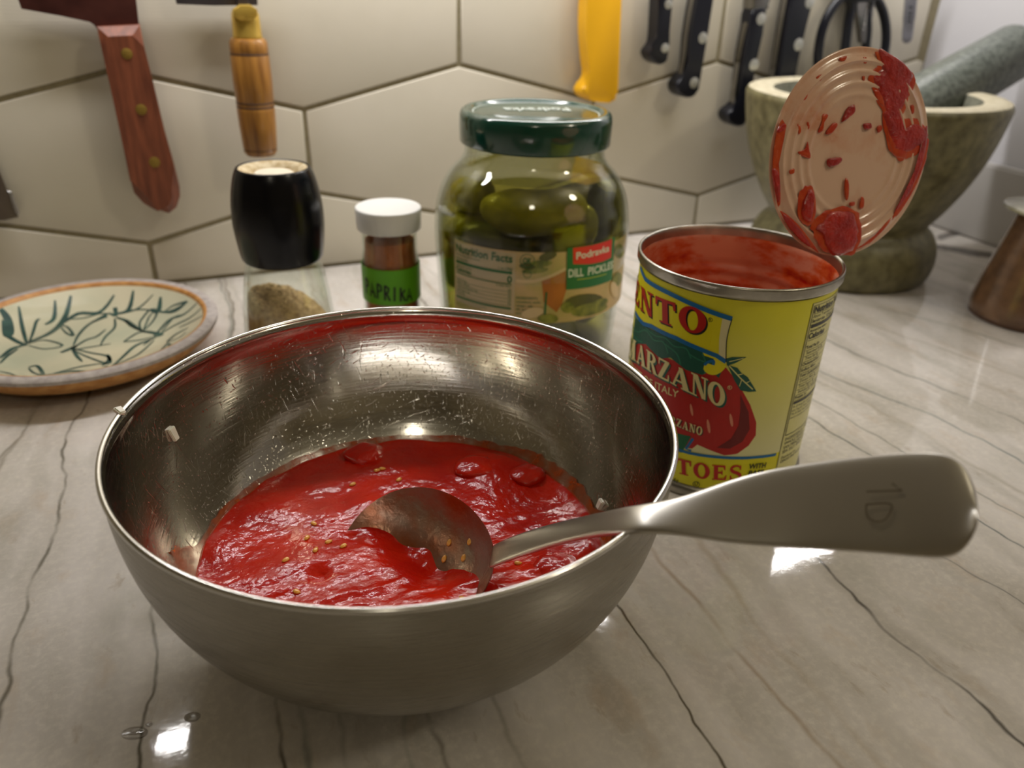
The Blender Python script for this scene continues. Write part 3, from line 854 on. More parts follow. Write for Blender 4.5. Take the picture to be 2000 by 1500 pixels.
# ================================================================== TOMATO CAN
CX, CY, CRAD, CHT = 0.2601, 0.3060, 0.0497, 0.119
can = root('tomato_can', (CX, CY, 0), 'opened yellow tomato can with its sauce-smeared lid standing up', 'can')
M_TIN = mat('tin_seam', C(188, 184, 174), 0.28, metal=1.0, var=0.35, vscale=90, bump=0.1, bscale=400)
def stained(name, clean, mid, deep, sc, rough=0.3, lo=.36, hi=.62, metal=0.0, stretch=None):
    m, nt, N, L, b = nodes_of(name)
    tc = N.new('ShaderNodeTexCoord'); mp = N.new('ShaderNodeMapping'); L.new(tc.outputs['Object'], mp.inputs[0])
    if stretch: mp.inputs['Scale'].default_value = stretch
    n = N.new('ShaderNodeTexNoise'); n.inputs['Scale'].default_value = sc; n.inputs['Detail'].default_value = 6; n.inputs['Roughness'].default_value = .6; L.new(mp.outputs[0], n.inputs[0])
    r = N.new('ShaderNodeValToRGB'); cr = r.color_ramp
    cr.elements[0].position = lo; cr.elements[0].color = deep; cr.elements[1].position = hi; cr.elements[1].color = clean
    e = cr.elements.new((lo+hi)/2); e.color = mid
    L.new(n.outputs['Fac'], r.inputs[0]); L.new(r.outputs[0], b.inputs['Base Color'])
    b.inputs['Roughness'].default_value = rough; b.inputs['Metallic'].default_value = metal
    b.inputs['Coat Weight'].default_value = 0.4; b.inputs['Coat Roughness'].default_value = 0.1
    bp = N.new('ShaderNodeBump'); bp.inputs['Strength'].default_value = 0.35; bp.inputs['Distance'].default_value = 0.0008; L.new(n.outputs['Fac'], bp.inputs['Height']); L.new(bp.outputs[0], b.inputs['Normal'])
    MATS[name] = m
    return m
M_CANIN = stained('sauce_stained_lining', C(212, 138, 110), C(200, 84, 36), C(160, 16, 5), 34, 0.25, .33, .56, stretch=(1, 1, 2.2))
seam = [(CRAD-.0004, .1125), (CRAD+.0012, .1132), (CRAD+.0017, .1142), (CRAD+.0017, .1178)] + arc_prof(CRAD+.0008, .1180, .0009, 0, 180, 5) + [(CRAD-.0003, .1165), (CRAD-.0006, .1135)]
lathe('top_seam', seam, M_TIN, can, 120)
lathe('bottom_seam', [(CRAD-.003, .002), (CRAD-.0005, 0), (CRAD+.0014, .0003), (CRAD+.0018, .001), (CRAD+.0017, .0045), (CRAD+.0004, .0062), (CRAD-.0003, .0064)], M_TIN, can, 120)
prof = [(CRAD-.0004, .1135)]
for i in range(61):
    z = .112-.108*i/60
    rib = .0007*sin((z-.02)*2*pi/.0075) if .018 < z < .098 else 0
    prof.append((CRAD-.0010+rib, z))
prof += [(0, .004)]
lathe('inner_lining', prof, M_CANIN, can, 120, sharp=60)
lathe('tin_body', [(CRAD-.003, .002), (CRAD-.0004, .004), (CRAD-.0004, .114)], M_TIN, can, 120)
cm = CylMap(CX, CY, CRAD)
U = lambda *ps: [cm.px(*p) for p in ps]
zb = cm.px(1440, 893)[1]; zb2 = cm.px(1500, 889)[1]
zband = (zb+zb2)/2
def label_paper():
    m, nt, N, L, b = nodes_of('yellow_label_paper')
    tc = N.new('ShaderNodeTexCoord'); sx = N.new('ShaderNodeSeparateXYZ'); L.new(tc.outputs['Object'], sx.inputs[0])
    mr = N.new('ShaderNodeMapRange'); mr.inputs[1].default_value = 0; mr.inputs[2].default_value = .119; L.new(sx.outputs['Z'], mr.inputs[0])
    r = N.new('ShaderNodeValToRGB'); cr = r.color_ramp
    k = zband/.119
    cr.elements[0].position = 0; cr.elements[0].color = C(236, 228, 26)
    cr.elements[1].position = 1; cr.elements[1].color = C(236, 228, 30)
    for p, c in ((k-.001, C(236, 228, 26)), (k, C(236, 232, 178)), (k+.22, C(234, 228, 140)), (.84, C(236, 230, 60))):
        e = cr.elements.new(p); e.color = c
    n = N.new('ShaderNodeTexNoise'); n.inputs['Scale'].default_value = 60; L.new(tc.outputs['Object'], n.inputs[0])
    hs = N.new('ShaderNodeHueSaturation'); L.new(r.outputs[0], hs.inputs['Color'])
    vv = N.new('ShaderNodeMapRange'); vv.inputs[3].default_value = .96; vv.inputs[4].default_value = 1.03; L.new(n.outputs['Fac'], vv.inputs[0]); L.new(vv.outputs[0], hs.inputs['Value'])
    L.new(mr.outputs[0], r.inputs[0]); L.new(hs.outputs[0], b.inputs['Base Color'])
    b.inputs['Roughness'].default_value = 0.32
    return m
lab = lathe('label', [(CRAD, .0066), (CRAD, .1122)], label_paper(), can, 120)
def ink(name, c, rough=0.34): return mat('ink_'+name, c, rough, var=0.04, vscale=120)
INK_RED, INK_BLUE, INK_BLACK, INK_GREEN = ink('red', C(196, 30, 22)), ink('blue', C(16, 112, 178)), ink('black', C(28, 26, 24)), ink('green', C(10, 104, 62))
INK_TEAL, INK_CREAM, INK_TOM, INK_DARKRED = ink('teal', C(28, 92, 76)), ink('cream', C(236, 222, 160)), ink('tomato', C(188, 28, 18)), ink('dark_red', C(118, 16, 14))
INK_YEL, INK_PALE, INK_LEAF, INK_GREY = ink('yellow', C(242, 230, 24)), ink('pale_yellow', C(234, 228, 150)), ink('leaf', C(52, 132, 104)), ink('grey', C(120, 120, 104))
L1, L2, L3, L4, L5 = .00012, .00022, .00032, .00042, .00052
STEP = 0.003
def put(name, sheet, lift, material): return sheet.build(name, cm.at(lift), STEP, material, lab)
px = cm.px
# tomatoes and their leaves
uL = -0.062
tom = U((1262, 668), (1300, 697), (1340, 712), (1380, 722), (1400, 716), (1418, 718), (1440, 745), (1465, 790), (1477, 825), (1476, 850), (1462, 870), (1440, 886), (1415, 889), (1380, 876), (1362, 868), (1352, 876), (1312, 868))
tom += [(uL, tom[-1][1]), (uL, px(1232, 660)[1])]
put('printed_tomatoes', Sheet().poly(tom), L1, INK_TOM)
grn = U((1236, 607), (1258, 634), (1322, 662), (1375, 684), (1418, 705), (1404, 738), (1388, 724), (1372, 732), (1340, 722), (1310, 698), (1290, 700), (1262, 672)) 
grn += [(uL, px(1230, 655)[1]), (uL, px(1236, 607)[1])]
put('printed_green_band', Sheet().poly(grn), L2, INK_TEAL)
s = Sheet()
for pts in (((1230, 630), (1245, 648), (1262, 645), (1278, 664), (1296, 668), (1306, 690)), ((1262, 640), (1280, 655), (1300, 660), (1318, 676), (1340, 680), (1350, 700)), ((1300, 672), (1322, 690), (1330, 712)), ((1345, 690), (1365, 702), (1385, 708), (1400, 702)), ((1236, 640), (1244, 662), (1256, 668)), ((1372, 690), (1380, 712), (1376, 730)), ((1320, 664), (1340, 672), (1362, 678), (1384, 694))):
    s.stroke(smooth_poly(U(*pts), 4, False), .0007)
put('printed_stem_lines', s, L3, INK_LEAF)
s = Sheet()
s.poly(U((1418, 700), (1430, 697), (1458, 697), (1436, 709), (1420, 714)))
s.poly(U((1421, 712), (1440, 718), (1448, 728), (1460, 736), (1470, 752), (1477, 764), (1462, 765), (1446, 762), (1434, 742)))
put('printed_leaves', s, L2, INK_TEAL)
s = Sheet(); s.stroke(U((1424, 714), (1446, 738), (1470, 760)), .0006); s.stroke(U((1440, 732), (1450, 730)), .0004); s.stroke(U((1448, 742), (1444, 754)), .0004); s.stroke(U((1456, 748), (1464, 744)), .0004); s.stroke(U((1424, 706), (1452, 699)), .0004)
put('printed_leaf_veins', s, L3, INK_PALE)
put('printed_tomato_shade', Sheet().poly(U((1446, 770), (1462, 805), (1464, 838), (1450, 862), (1425, 876), (1400, 874), (1428, 856), (1443, 830), (1446, 800))), L2, INK_DARKRED)
s = Sheet()
for c, w, h in (((1428, 820), 3, 13), ((1384, 832), 3, 14), ((1351, 800), 2.5, 12)):
    s.poly(U(*[(c[0]+w*cos(t_)+2*sin(t_), c[1]+h*sin(t_)) for t_ in [2*pi*i/10 for i in range(10)]]))
put('printed_tomato_shine', s, L3, ink('shine', C(232, 150, 120)))
# banner
ban = U((1250, 534), (1268, 548), (1306, 570), (1354, 593), (1396, 610), (1430, 621), (1424, 642), (1419, 668), (1418, 706), (1400, 694), (1370, 682), (1322, 660), (1274, 637), (1258, 632), (1240, 610))
put('banner', Sheet().poly(ban+[(uL, px(1240, 610)[1]), (uL, px(1250, 534)[1])]), L3, INK_YEL)
put('banner_fold', Sheet().poly(U((1412, 616), (1430, 621), (1424, 642), (1419, 668), (1418, 706), (1404, 697), (1405, 660))), L4, ink('fold', C(238, 228, 176)))
s = Sheet()
e1 = U((1262, 545), (1306, 571), (1354, 594), (1396, 611), (1430, 622)); s.stroke([(uL, e1[0][1]+.003)]+smooth_poly(e1, 3, False), .0023)
e2 = U((1244, 613), (1258, 632), (1274, 637), (1322, 660), (1370, 682), (1400, 694), (1418, 706)); s.stroke([(uL, e2[0][1])]+e2, .0022)
put('banner_blue_edges', s, L5, INK_BLUE)
put('banner_curl', Sheet().poly(smooth_poly(U((1375, 684), (1398, 694), (1417, 706), (1415, 720), (1400, 731), (1384, 730), (1374, 720), (1380, 708), (1392, 712), (1394, 700), (1376, 694)), 2)), L4, INK_YEL)
s = Sheet(); s.stroke(smooth_poly(U((1376, 712), (1384, 706), (1394, 704), (1393, 712)), 3, False), .0014)
put('banner_curl_edge', s, L5, INK_BLUE)
s = Sheet(); s.stroke(smooth_poly(U((1430, 622), (1424, 642), (1419, 668), (1418, 706)), 3, False), .00045)
put('banner_outline', s, L5, INK_BLACK)
def quad(tl, tr, br, bl): return [px(*tl), px(*tr), px(*br), px(*bl)]
def shift(q, du, dv): return [(a+du, b_+dv) for a, b_ in q]
q = quad((1253, 557), (1381, 605), (1379, 654), (1252, 603))
put('brand_letters_shadow', Sheet().serif('CENTO', shift(q, .0009, -.0007), 2), L4, INK_BLACK)
put('brand_letters', Sheet().serif('CENTO', q, 2), L5, INK_RED)
XB = [1228, 1246, 1264, 1287, 1311, 1351, 1383, 1418]
YT = [(1228, 652, 694), (1256, 676, 714), (1287, 696, 735), (1311, 709, 747), (1351, 726, 768), (1384, 740, 783), (1418, 754, 797)]
def yt(x, k):
    for a_, b_ in zip(YT, YT[1:]):
        if x <= b_[0]: t_ = (x-a_[0])/(b_[0]-a_[0]); return a_[k]+(b_[k]-a_[k])*t_
    return YT[-1][k]
s1, s2 = Sheet(), Sheet()
for i, ch in enumerate('MARZANO'):
    xa, xb = XB[i], XB[i+1]-(1.5 if ch not in 'AN' else 0)
    q = quad((xa, yt(xa, 1)), (xb, yt(xb, 1)), (xb-1, yt(xb, 2)), (xa-1, yt(xa, 2)))
    s1.serif(ch, shift(q, .0010, -.0009)); s2.serif(ch, q)
put('variety_letters_shadow', s1, L4, INK_TEAL)
put('variety_letters', s2, L5, INK_CREAM)
put('origin_words', Sheet().word('OF ITALY', quad((1259, 731), (1327, 763), (1325, 777), (1259, 746)), full='PRODUCT OF ITALY', bold=.01), L4, INK_CREAM)
q = quad((1310, 810), (1373, 834), (1371, 850), (1310, 825))
put('small_variety_shadow', Sheet().serif('MARZANO', shift(q, .0005, -.0004), 2), L4, INK_BLACK)
put('small_variety_letters', Sheet().serif('MARZANO', q, 2), L5, INK_CREAM)
# lower panel
lo = U((1310, 842), (1350, 852), (1332, 884)); put('printed_green_block', Sheet().poly(lo+[(uL, lo[2][1]), (uL, lo[0][1])]), L2, INK_GREEN)
s = Sheet(); e = U((1345, 884), (1400, 892), (1440, 894), (1480, 892), (1515, 887)); s.stroke([(uL, e[0][1])]+e, .0016); s.stroke(U((1354, 856), (1340, 876), (1350, 880)), .0014)
put('printed_blue_rule', s, L3, INK_BLUE)
q = quad((1321, 893), (1450, 908), (1448, 936), (1322, 923))
put('product_letters', Sheet().serif('TOMATOES', q, 4), L4, INK_RED)
s = Sheet().word('WITH', quad((1463, 905), (1496, 902), (1495, 912), (1462, 915)), bold=.03, shear=.15).word('BASIL', quad((1461, 918), (1494, 915), (1493, 926), (1460, 929)), bold=.03, shear=.15)
put('small_words', s, L5, INK_BLACK); s = Sheet()
s.word('4g', quad((1315, 932), (1326, 934), (1325, 946), (1314, 944)), full='NET WT 28 OZ (1 LB 12 OZ) 794g')
put('weight_print', s, L5, INK_BLACK); s = Sheet()
s.polys(ring_poly(px(1360, 945)[0], px(1360, 945)[1], .0018, .0018, .0015, .0015)); s.word('U', quad((1357, 941), (1363, 941), (1363, 948), (1357, 948)), bold=.02)
put('kosher_mark', s, L5, INK_BLACK); s = Sheet()
s.polys(ring_poly(px(1388, 624)[0], px(1388, 624)[1], .0011, .0011, .0009, .0009, n=14)); s.word('R', quad((1386, 621), (1390, 622), (1390, 627), (1386, 626)))
put('trade_mark', s, L5, INK_BLACK)
s = Sheet(); c = px(1425, 756); s.polys(ring_poly(c[0], c[1], .0011, .0011, .0009, .0009, n=14)); s.word('R', quad((1423, 753), (1427, 754), (1427, 759), (1423, 758)))
put('small_mark', s, L5, INK_CREAM)
# nutrition panel
u0, v0 = px(1582, 594); u0b, v0b = px(1520, 912); u0 = (u0+u0b)/2+.0002
put('nutrition_panel', Sheet().poly([(u0, .0075), (u0+.034, .0075), (u0+.034, v0), (u0, v0)]), L1, INK_PALE)
vbot = px(1534, 850)[1]
s = Sheet()
s.stroke([(u0, .0075), (u0, v0), (u0+.034, v0)], .0003)
s.stroke([(u0+.0012, vbot), (u0+.0012, v0-.0014), (u0+.032, v0-.0014)], .0004); s.stroke([(u0+.0012, vbot), (u0+.032, vbot)], .0004)
rows = [('Nutrition Facts', 611, 1585, .0027, .03), ('About 7 servings per container', 624, 1583, .0014, 0), ('Serving size   1/2 cup (121g)', 633, 1581, .0015, .02), None, ('Amount per serving', 650, 1577, .0013, .02), ('Calories          25', 662, 1574, .0026, .03)]
ut = u0+.0020
vtop = v0-.0020
y = vtop
def ln(txt, h, bold=0.0, ind=0.0, gap=.0006, rule=True):
    global y
    y -= h
    s.line(txt, ut+ind, y, h, bold)
    y -= gap
    if rule: s.stroke([(ut, y), (ut+.029, y)], .0002); y -= .0005
ln('Nutrition Facts', .0032, .03); ln('About 7 servings per container', .0016, 0, rule=False, gap=.0008); ln('Serving size  1/2 cup (121g)', .0016, .02, gap=.001, rule=False)
s.poly([(ut, y), (ut+.029, y), (ut+.029, y-.0018), (ut, y-.0018)]); y -= .0026
ln('Amount per serving', .0013, .02, rule=False, gap=.0007); ln('Calories              25', .0029, .03, gap=.001)
y -= .0022
for txt, ind, bold in (('Total Fat 0g', 0, .02), ('Saturated Fat 0g', .0012, 0), ('Trans Fat 0g', .0012, 0), ('Cholesterol 0mg', 0, .02), ('Sodium 40mg', 0, .02), ('Total Carbohydrate 5g', 0, .02), ('Dietary Fiber 2g', .0012, 0), ('Total Sugars 4g', .0012, 0), ('Includes 0g Added Sugars', .002, 0), ('Protein 1g', 0, .02)):
    ln(txt, .0016, bold, ind, .0010)
s.poly([(ut, y), (ut+.029, y), (ut+.029, y-.0014), (ut, y-.0014)]); y -= .0024
for txt in ('Vit. D 0mcg 0%  Calcium 20mg 2%', 'Iron 1mg 6%  Potas. 280mg 6%', 'The % Daily Value tells you how', 'much a nutrient in a serving of food'):
    ln(txt, .0012, 0, 0, .0009, rule=False)
y = min(y, vbot)-.0016
for txt in ('INGREDIENTS: ITALIAN', 'WHOLE PEELED', 'SAN MARZANO TOMATOES,', 'SEA SALT, BASIL LEAF'): ln(txt, .0019, 0, 0, .0007, rule=False)
y -= .0012
for txt in ('Distributed by:', 'CENTO FINE FOODS'): ln(txt, .0016, .01 if 'C' in txt else 0, 0, .0008, rule=False)
put('nutrition_print', s, L3, INK_BLACK)

# ---- the lid, still hinged to the rim
LC, LN, LR = Vector((0.3050, 0.2900, 0.1690)), Vector((-0.027, -0.979, 0.200)).normalized(), 0.0485
LXA = Vector((0, 0, 1)).cross(LN).normalized(); LYA = LN.cross(LXA).normalized()
LM = Matrix((LXA, LYA, LN)).transposed()
M_LID = stained('lid_lacquer', C(230, 192, 166), C(224, 174, 146), C(210, 124, 80), 30, 0.2, .28, .50)
bm = bmesh.new()
lp = [(0, 0)]
for i in range(1, 65):
    r_ = LR*i/64
    zz = 0
    for rc_, am in ((.0425, .0012), (.0375, .0011), (.0325, .0010), (.0275, .0006)):
        zz += am*math.exp(-((r_-rc_)/.0011)**2)
    zz -= .0011*(1/(1+math.exp(-(r_-.0455)/.0003)))*0.8
    lp.append((r_, zz))
lp2 = lp+[(LR+.0002, lp[-1][1]-.0003)]+[(r_, z-.0006) for r_, z in lp[::-1]]
V, F = lathe_data(lp2[:-1]+[(0, -.0006)], 120)
lid = mesh('lid', [LM @ (Vector(v)+Vector((0, 0, .0004*sin(v[1]*40)))) for v in V], F, M_LID, can, loc=LC-Vector((CX, CY, 0)), sharp=60)
tag(lid, 'round ribbed can lid tilted upright, streaked with sauce')
M_SMEAR = mat('thick_tomato_smear', C(200, 34, 10), 0.12, color2=C(160, 10, 4), vscale=120, bump=1.0, bscale=520, coat=0.8)
M_SMEAR_THIN = mat('thin_tomato_smear', C(208, 84, 34), 0.24, color2=C(192, 50, 16), vscale=160, bump=0.4, bscale=420, coat=0.4)
def lid_uv(x, y):
    p = onplane(x, y, LC+LN*.0006, LN)-LC
    return Vector((p.dot(LXA), p.dot(LYA)))
def blob(name, pts, h, material, parent, fr, ragged=0.12, sub=4):
    """raised smear with a domed top over a closed outline, in the plane frame fr(u,v,h)"""
    pts = smooth_poly([tuple(p) for p in pts], sub)
    cu = sum(p[0] for p in pts)/len(pts); cv = sum(p[1] for p in pts)/len(pts)
    V, F = [], []
    n = len(pts); steps = ((1, 0), (.97, .45), (.88, .8), (.70, .98), (.42, 1.0), (.18, 1.02))
    sz = sum(hypot(p[0]-cu, p[1]-cv) for p in pts)/n
    for s_, hh in steps:
        for i, p in enumerate(pts):
            k = 1+(ragged*noise.noise(Vector((p[0]*900, p[1]*900, 7))) if s_ > .9 else 0)
            hz = hh*h*(1+.45*noise.noise(Vector((p[0]*s_*260+9, p[1]*s_*260, 3))))
            V.append(fr(cu+(p[0]-cu)*s_*k, cv+(p[1]-cv)*s_*k, hz))
    V.append(fr(cu, cv, h))
    for j in range(len(steps)-1):
        for i in range(n): F.append((j*n+i, j*n+(i+1) % n, (j+1)*n+(i+1) % n, (j+1)*n+i))
    b0 = (len(steps)-1)*n
    for i in range(n): F.append((b0+i, b0+(i+1) % n, len(V)-1))
    return mesh(name, V, F, material, parent)
lidf = lambda u, v, h: LXA*u+LYA*v+LN*(h+.0007)
LCROP = lambda x, y: (1480+x*.2934, 80+y*.2934)
def lid_blob(pts, h, thin=False, crop=True):
    pp = [lid_uv(*(LCROP(*p) if crop else p)) for p in pts]
    for i, p in enumerate(pp):
        if p.length > LR*.995: pp[i] = p*(LR*.995/p.length)
    blob('sauce_smear', pp, h, M_SMEAR_THIN if thin else M_SMEAR, lid, lidf)
# big smear at upper right, from three overlapping lobes
lid_blob([(805, 60), (860, 75), (950, 120), (1010, 180), (1025, 240), (990, 290), (900, 300), (830, 190)], .0011)
lid_blob([(760, 240), (830, 185), (940, 200), (1010, 260), (1000, 360), (940, 470), (880, 520), (830, 400), (790, 310)], .0008)
lid_blob([(840, 470), (930, 440), (925, 560), (950, 600), (1040, 550), (1110, 590), (1115, 660), (1060, 700), (960, 740), (900, 700), (860, 600)], .0009)
lid_blob([(850, 560), (940, 600), (1000, 590), (960, 680), (990, 760), (950, 780), (890, 740)], .0006, True)
lid_blob([(770, 330), (820, 340), (840, 430), (810, 420)], .0005, True)
lid_blob([(1100, 600), (1130, 560), (1110, 740), (1060, 900), (1000, 1020), (930, 1120), (910, 1130), (980, 1000), (1040, 860), (1080, 740)], .0006)
# thin orange film around the thick smears
lid_blob([(780, 60), (900, 75), (1020, 170), (1050, 260), (1010, 380), (960, 500), (900, 560), (800, 420), (750, 300), (740, 230), (800, 150)], .0003, True)
lid_blob([(830, 480), (940, 520), (1060, 520), (1125, 600), (1110, 720), (1000, 780), (930, 800), (860, 680)], .0003, True)
lid_blob([(420, 1150), (560, 1105), (670, 1150), (690, 1300), (640, 1420), (540, 1450), (440, 1400), (380, 1310), (350, 1230)], .0003, True)
lid_blob([(280, 1000), (350, 960), (385, 1060), (375, 1190), (330, 1235), (270, 1180), (265, 1080)], .0003, True)
lid_blob([(85, 640), (150, 540), (190, 560), (140, 700), (130, 860), (150, 1020), (140, 1110), (100, 1050), (78, 860)], .0003, True)
lid_blob([(150, 1130), (240, 1190), (340, 1310), (400, 1400), (330, 1390), (210, 1290), (160, 1210)], .0003, True)
lid_blob([(890, 1180), (960, 1060), (1040, 900), (1085, 760), (1125, 640), (1130, 740), (1080, 900), (1000, 1060), (920, 1170)], .0003, True)
# lumps and drips
lid_blob([(440, 1190), (480, 1140), (560, 1130), (640, 1150), (660, 1240), (650, 1350), (580, 1440), (500, 1420), (450, 1370), (430, 1290), (375, 1250)], .0016)
lid_blob([(330, 1000), (355, 985), (365, 1060), (355, 1180), (330, 1210), (290, 1170), (290, 1090)], .0016)
lid_blob([(600, 440), (635, 425), (640, 470), (590, 520), (555, 540), (570, 490)], .0013)
lid_blob([(460, 790), (500, 775), (550, 775), (550, 805), (490, 840), (465, 830)], .0014)
lid_blob([(700, 555), (745, 545), (750, 580), (715, 590)], .0011)
lid_blob([(580, 920), (600, 930), (600, 1040), (585, 1060), (575, 1000)], .0007, True)
lid_blob([(430, 490), (470, 490), (440, 540), (430, 600), (400, 605), (420, 550)], .0005, True)
lid_blob([(500, 545), (530, 560), (480, 620), (450, 610)], .0008, True)
lid_blob([(330, 670), (340, 720), (350, 780), (300, 770), (265, 740), (310, 720)], .0005, True)
lid_blob([(130, 570), (180, 545), (175, 590), (130, 610)], .0009)
lid_blob([(90, 850), (130, 870), (145, 980), (135, 1080), (110, 1060), (85, 940)], .0010)
lid_blob([(165, 1150), (230, 1200), (320, 1310), (350, 1370), (300, 1350), (220, 1280), (180, 1220)], .0007)
lid_blob([(700, 110), (720, 110), (720, 150), (700, 145)], .0005, True)
lid_blob([(695, 235), (710, 235), (708, 265), (695, 260)], .0004, True)
lid_blob([(790, 575), (820, 560), (825, 590), (800, 610)], .0006, True)
lid_blob([(1015, 430), (1035, 430), (1035, 480), (1018, 480)], .0006, True)
lid_blob([(610, 1075), (640, 1070), (640, 1095), (612, 1098)], .0006, True)
lid_blob([(685, 1040), (705, 1050), (700, 1110), (675, 1110)], .0005, True)
lid_blob([(260, 560), (275, 555), (285, 600), (270, 620)], .0005, True)
lid_blob([(325, 540), (340, 545), (340, 580), (328, 585)], .0005, True)
lid_blob([(390, 240), (430, 220), (420, 260), (395, 270)], .0005, True)
lid_blob([(285, 380), (330, 350), (320, 385), (290, 400)], .0004, True)
lid_blob([(540, 115), (590, 100), (580, 130), (550, 135)], .0005, True)
lid_blob([(210, 860), (240, 850), (240, 880), (212, 885)], .0004, True)
lid_blob([(100, 700), (130, 700), (130, 780), (105, 790)], .0003, True)
lid_blob([(660, 1380), (760, 1310), (860, 1200), (885, 1185), (850, 1240), (740, 1350)], .0005, True)
# sauce on the rim of the can
canf = lambda u, v, h: Vector(((CRAD-.0018-h)*cos(cm.p0+u/CRAD), (CRAD-.0018-h)*sin(cm.p0+u/CRAD), v))
lathe('sauce_dregs', [(CRAD-.0012, .012), (CRAD*.8, .0105), (0, .0098)], M_SMEAR, can, 60)

# ================================================================== PICKLE JAR
JX, JY = 0.2246, 0.4833
jar = root('pickle_jar', (JX, JY, 0), 'big glass jar of dill pickles with a dark green metal lid', 'jar')
M_GLASS = glass_mat('clear_glass', (0.97, 0.985, 0.965, 1), 1.6)
M_BRINE = glass_mat('pickle_brine', (0.70, 0.68, 0.29, 1), 1.12, 0.02)
jo = [(.050, 0.0), (.0565, .0015), (.0600, .006), (.0612, .014), (.0618, .04), (.0634, .066), (.0642, .082), (.0640, .095), (.0628, .106), (.0602, .1155), (.0556, .1240), (.0502, .1298), (.0470, .1350), (.0462, .1410), (.0462, .150)]
jo = smooth_poly([(r*(1+.05*math.exp(-((z-.06)/.06)**4)), z) for r, z in jo], 3, False)
ji = [(r-.0022, max(z, .004)) for r, z in jo]
lathe('glass_wall', [(0, .0015), (.03, .0012), (.047, .0003)]+jo+ji[::-1]+[(0, .005)], M_GLASS, jar, 96)
BL = .1255
br = [(r-.0026, z) for r, z in jo if .008 < z < BL-.0005]
lathe('brine', [(0, .0056), (.050, .0056), (.0560, .0075)]+br+[(br[-1][0]-.001, BL), (0, BL)], M_BRINE, jar, 96)
M_LIDG = mat('green_enamel_lid', C(10, 66, 52), 0.16, var=0.06, vscale=60, coat=0.6)
lg = [(.0458, .1425), (.0492, .1428), (.0500, .1440), (.0502, .1560), (.0500, .1600), (.0490, .1624), (.0472, .1636), (.0450, .1638), (.0436, .1630), (.0428, .1618), (.0410, .1612), (0, .1612)]
ld = lathe('jar_lid', lg, M_LIDG, jar, 120, sharp=70)
s = Sheet(); c0 = (0, 0)
lc = onz(1047, 212, .1616)
ex = (onz(1110, 208, .1616)-onz(985, 208, .1616)); ex.z = 0; wdt = ex.length; ex.normalize(); ey = Vector((-ex.y, ex.x, 0))
s.word('Podravka', ((-wdt/2, -.0), (wdt/2, 0), (wdt/2, -.0), (-wdt/2, 0))) if False else s.word('Podravka', ((wdt/2, -.009), (-wdt/2, -.009), (-wdt/2, .004), (wdt/2, .004)), bold=.02)
org = Vector((lc.x-JX, lc.y-JY, .1616))
s.build('lid_lettering', lambda u, v: org+ex*u+ey*v, None, mat('white_print', C(216, 226, 218), .35, var=.03), ld)
s = Sheet(); s.polys(ring_poly(0, 0, .0415, .0415, .0409, .0409, n=90))
s.build('lid_ring', lambda u, v: Vector((u, v, .1617)), None, MATS['white_print'], ld)
jm = CylMap(JX, JY, .0665)
def jput(name, sheet, lift, material): return sheet.build(name, jm.at(lift), .004, material, jl)
jl = None
ul, vt = jm.px(888, 466); vb_ = jm.px(1050, 632)[1]; ur = jm.px(1221, 470)[0]+.012
M_JLAB = mat('picture_label', C(214, 178, 138), 0.4, color2=C(178, 164, 96), vscale=42, detail=3)
jl = Sheet().poly([(ul, vb_), (ur, vb_), (ur, vt), (ul, vt)]).build('paper_label', jm.at(.0001), .004, M_JLAB, jar)
JU = lambda *ps: [jm.px(*p) for p in ps]
# pictures on the label
PIC_OR, PIC_PALE, PIC_GRN, PIC_DK, PIC_CR = mat('pic_pot', C(190, 112, 38), .4, var=.3, vscale=60), mat('pic_cream', C(224, 196, 156), .4, var=.1), mat('pic_pickle', C(150, 150, 60), .4, color2=C(86, 96, 30), vscale=160), mat('pic_dark', C(92, 92, 34), .4, var=.3, vscale=90), mat('pic_panel', C(206, 184, 150), .4, var=.08, vscale=30)
jput('printed_pot', Sheet().poly(JU((1058, 548), (1080, 540), (1105, 523), (1106, 566), (1098, 592), (1087, 610), (1062, 590))), .0002, PIC_OR)
s = Sheet(); s.stroke(smooth_poly(JU((1008, 548), (1040, 549), (1070, 541), (1106, 524)), 4, False), .0022); jput('printed_pot_rim', s, .0003, PIC_PALE)
def ell_px(cx, cy, a, b_, rot=0): return [(cx+a*cos(t_)*cos(rot)-b_*sin(t_)*sin(rot), cy+a*cos(t_)*sin(rot)+b_*sin(t_)*cos(rot)) for t_ in [2*pi*i/14 for i in range(14)]]
for k, (x, y, a, b_, ro, mm) in enumerate(((1055, 515, 24, 7, -.1, PIC_GRN), (1045, 528, 26, 6, -.1, PIC_GRN), (1030, 520, 16, 6, .1, PIC_DK), (1070, 500, 18, 8, -.3, PIC_DK), (1140, 588, 38, 14, -.12, PIC_DK), (1150, 604, 36, 12, -.2, PIC_GRN), (1165, 596, 24, 9, -.5, PIC_GRN), (1108, 600, 13, 11, 0, PIC_GRN), (1070, 622, 20, 9, 0, PIC_GRN), (1040, 610, 22, 10, -.2, PIC_PALE), (1204, 545, 9, 14, .2, PIC_GRN), (1208, 490, 9, 14, 0, PIC_GRN), (1198, 565, 7, 16, -.2, PIC_PALE))):
    jput('printed_pickle', Sheet().poly(JU(*ell_px(x, y, a, b_, ro))), .0003+.00004*k, mm)
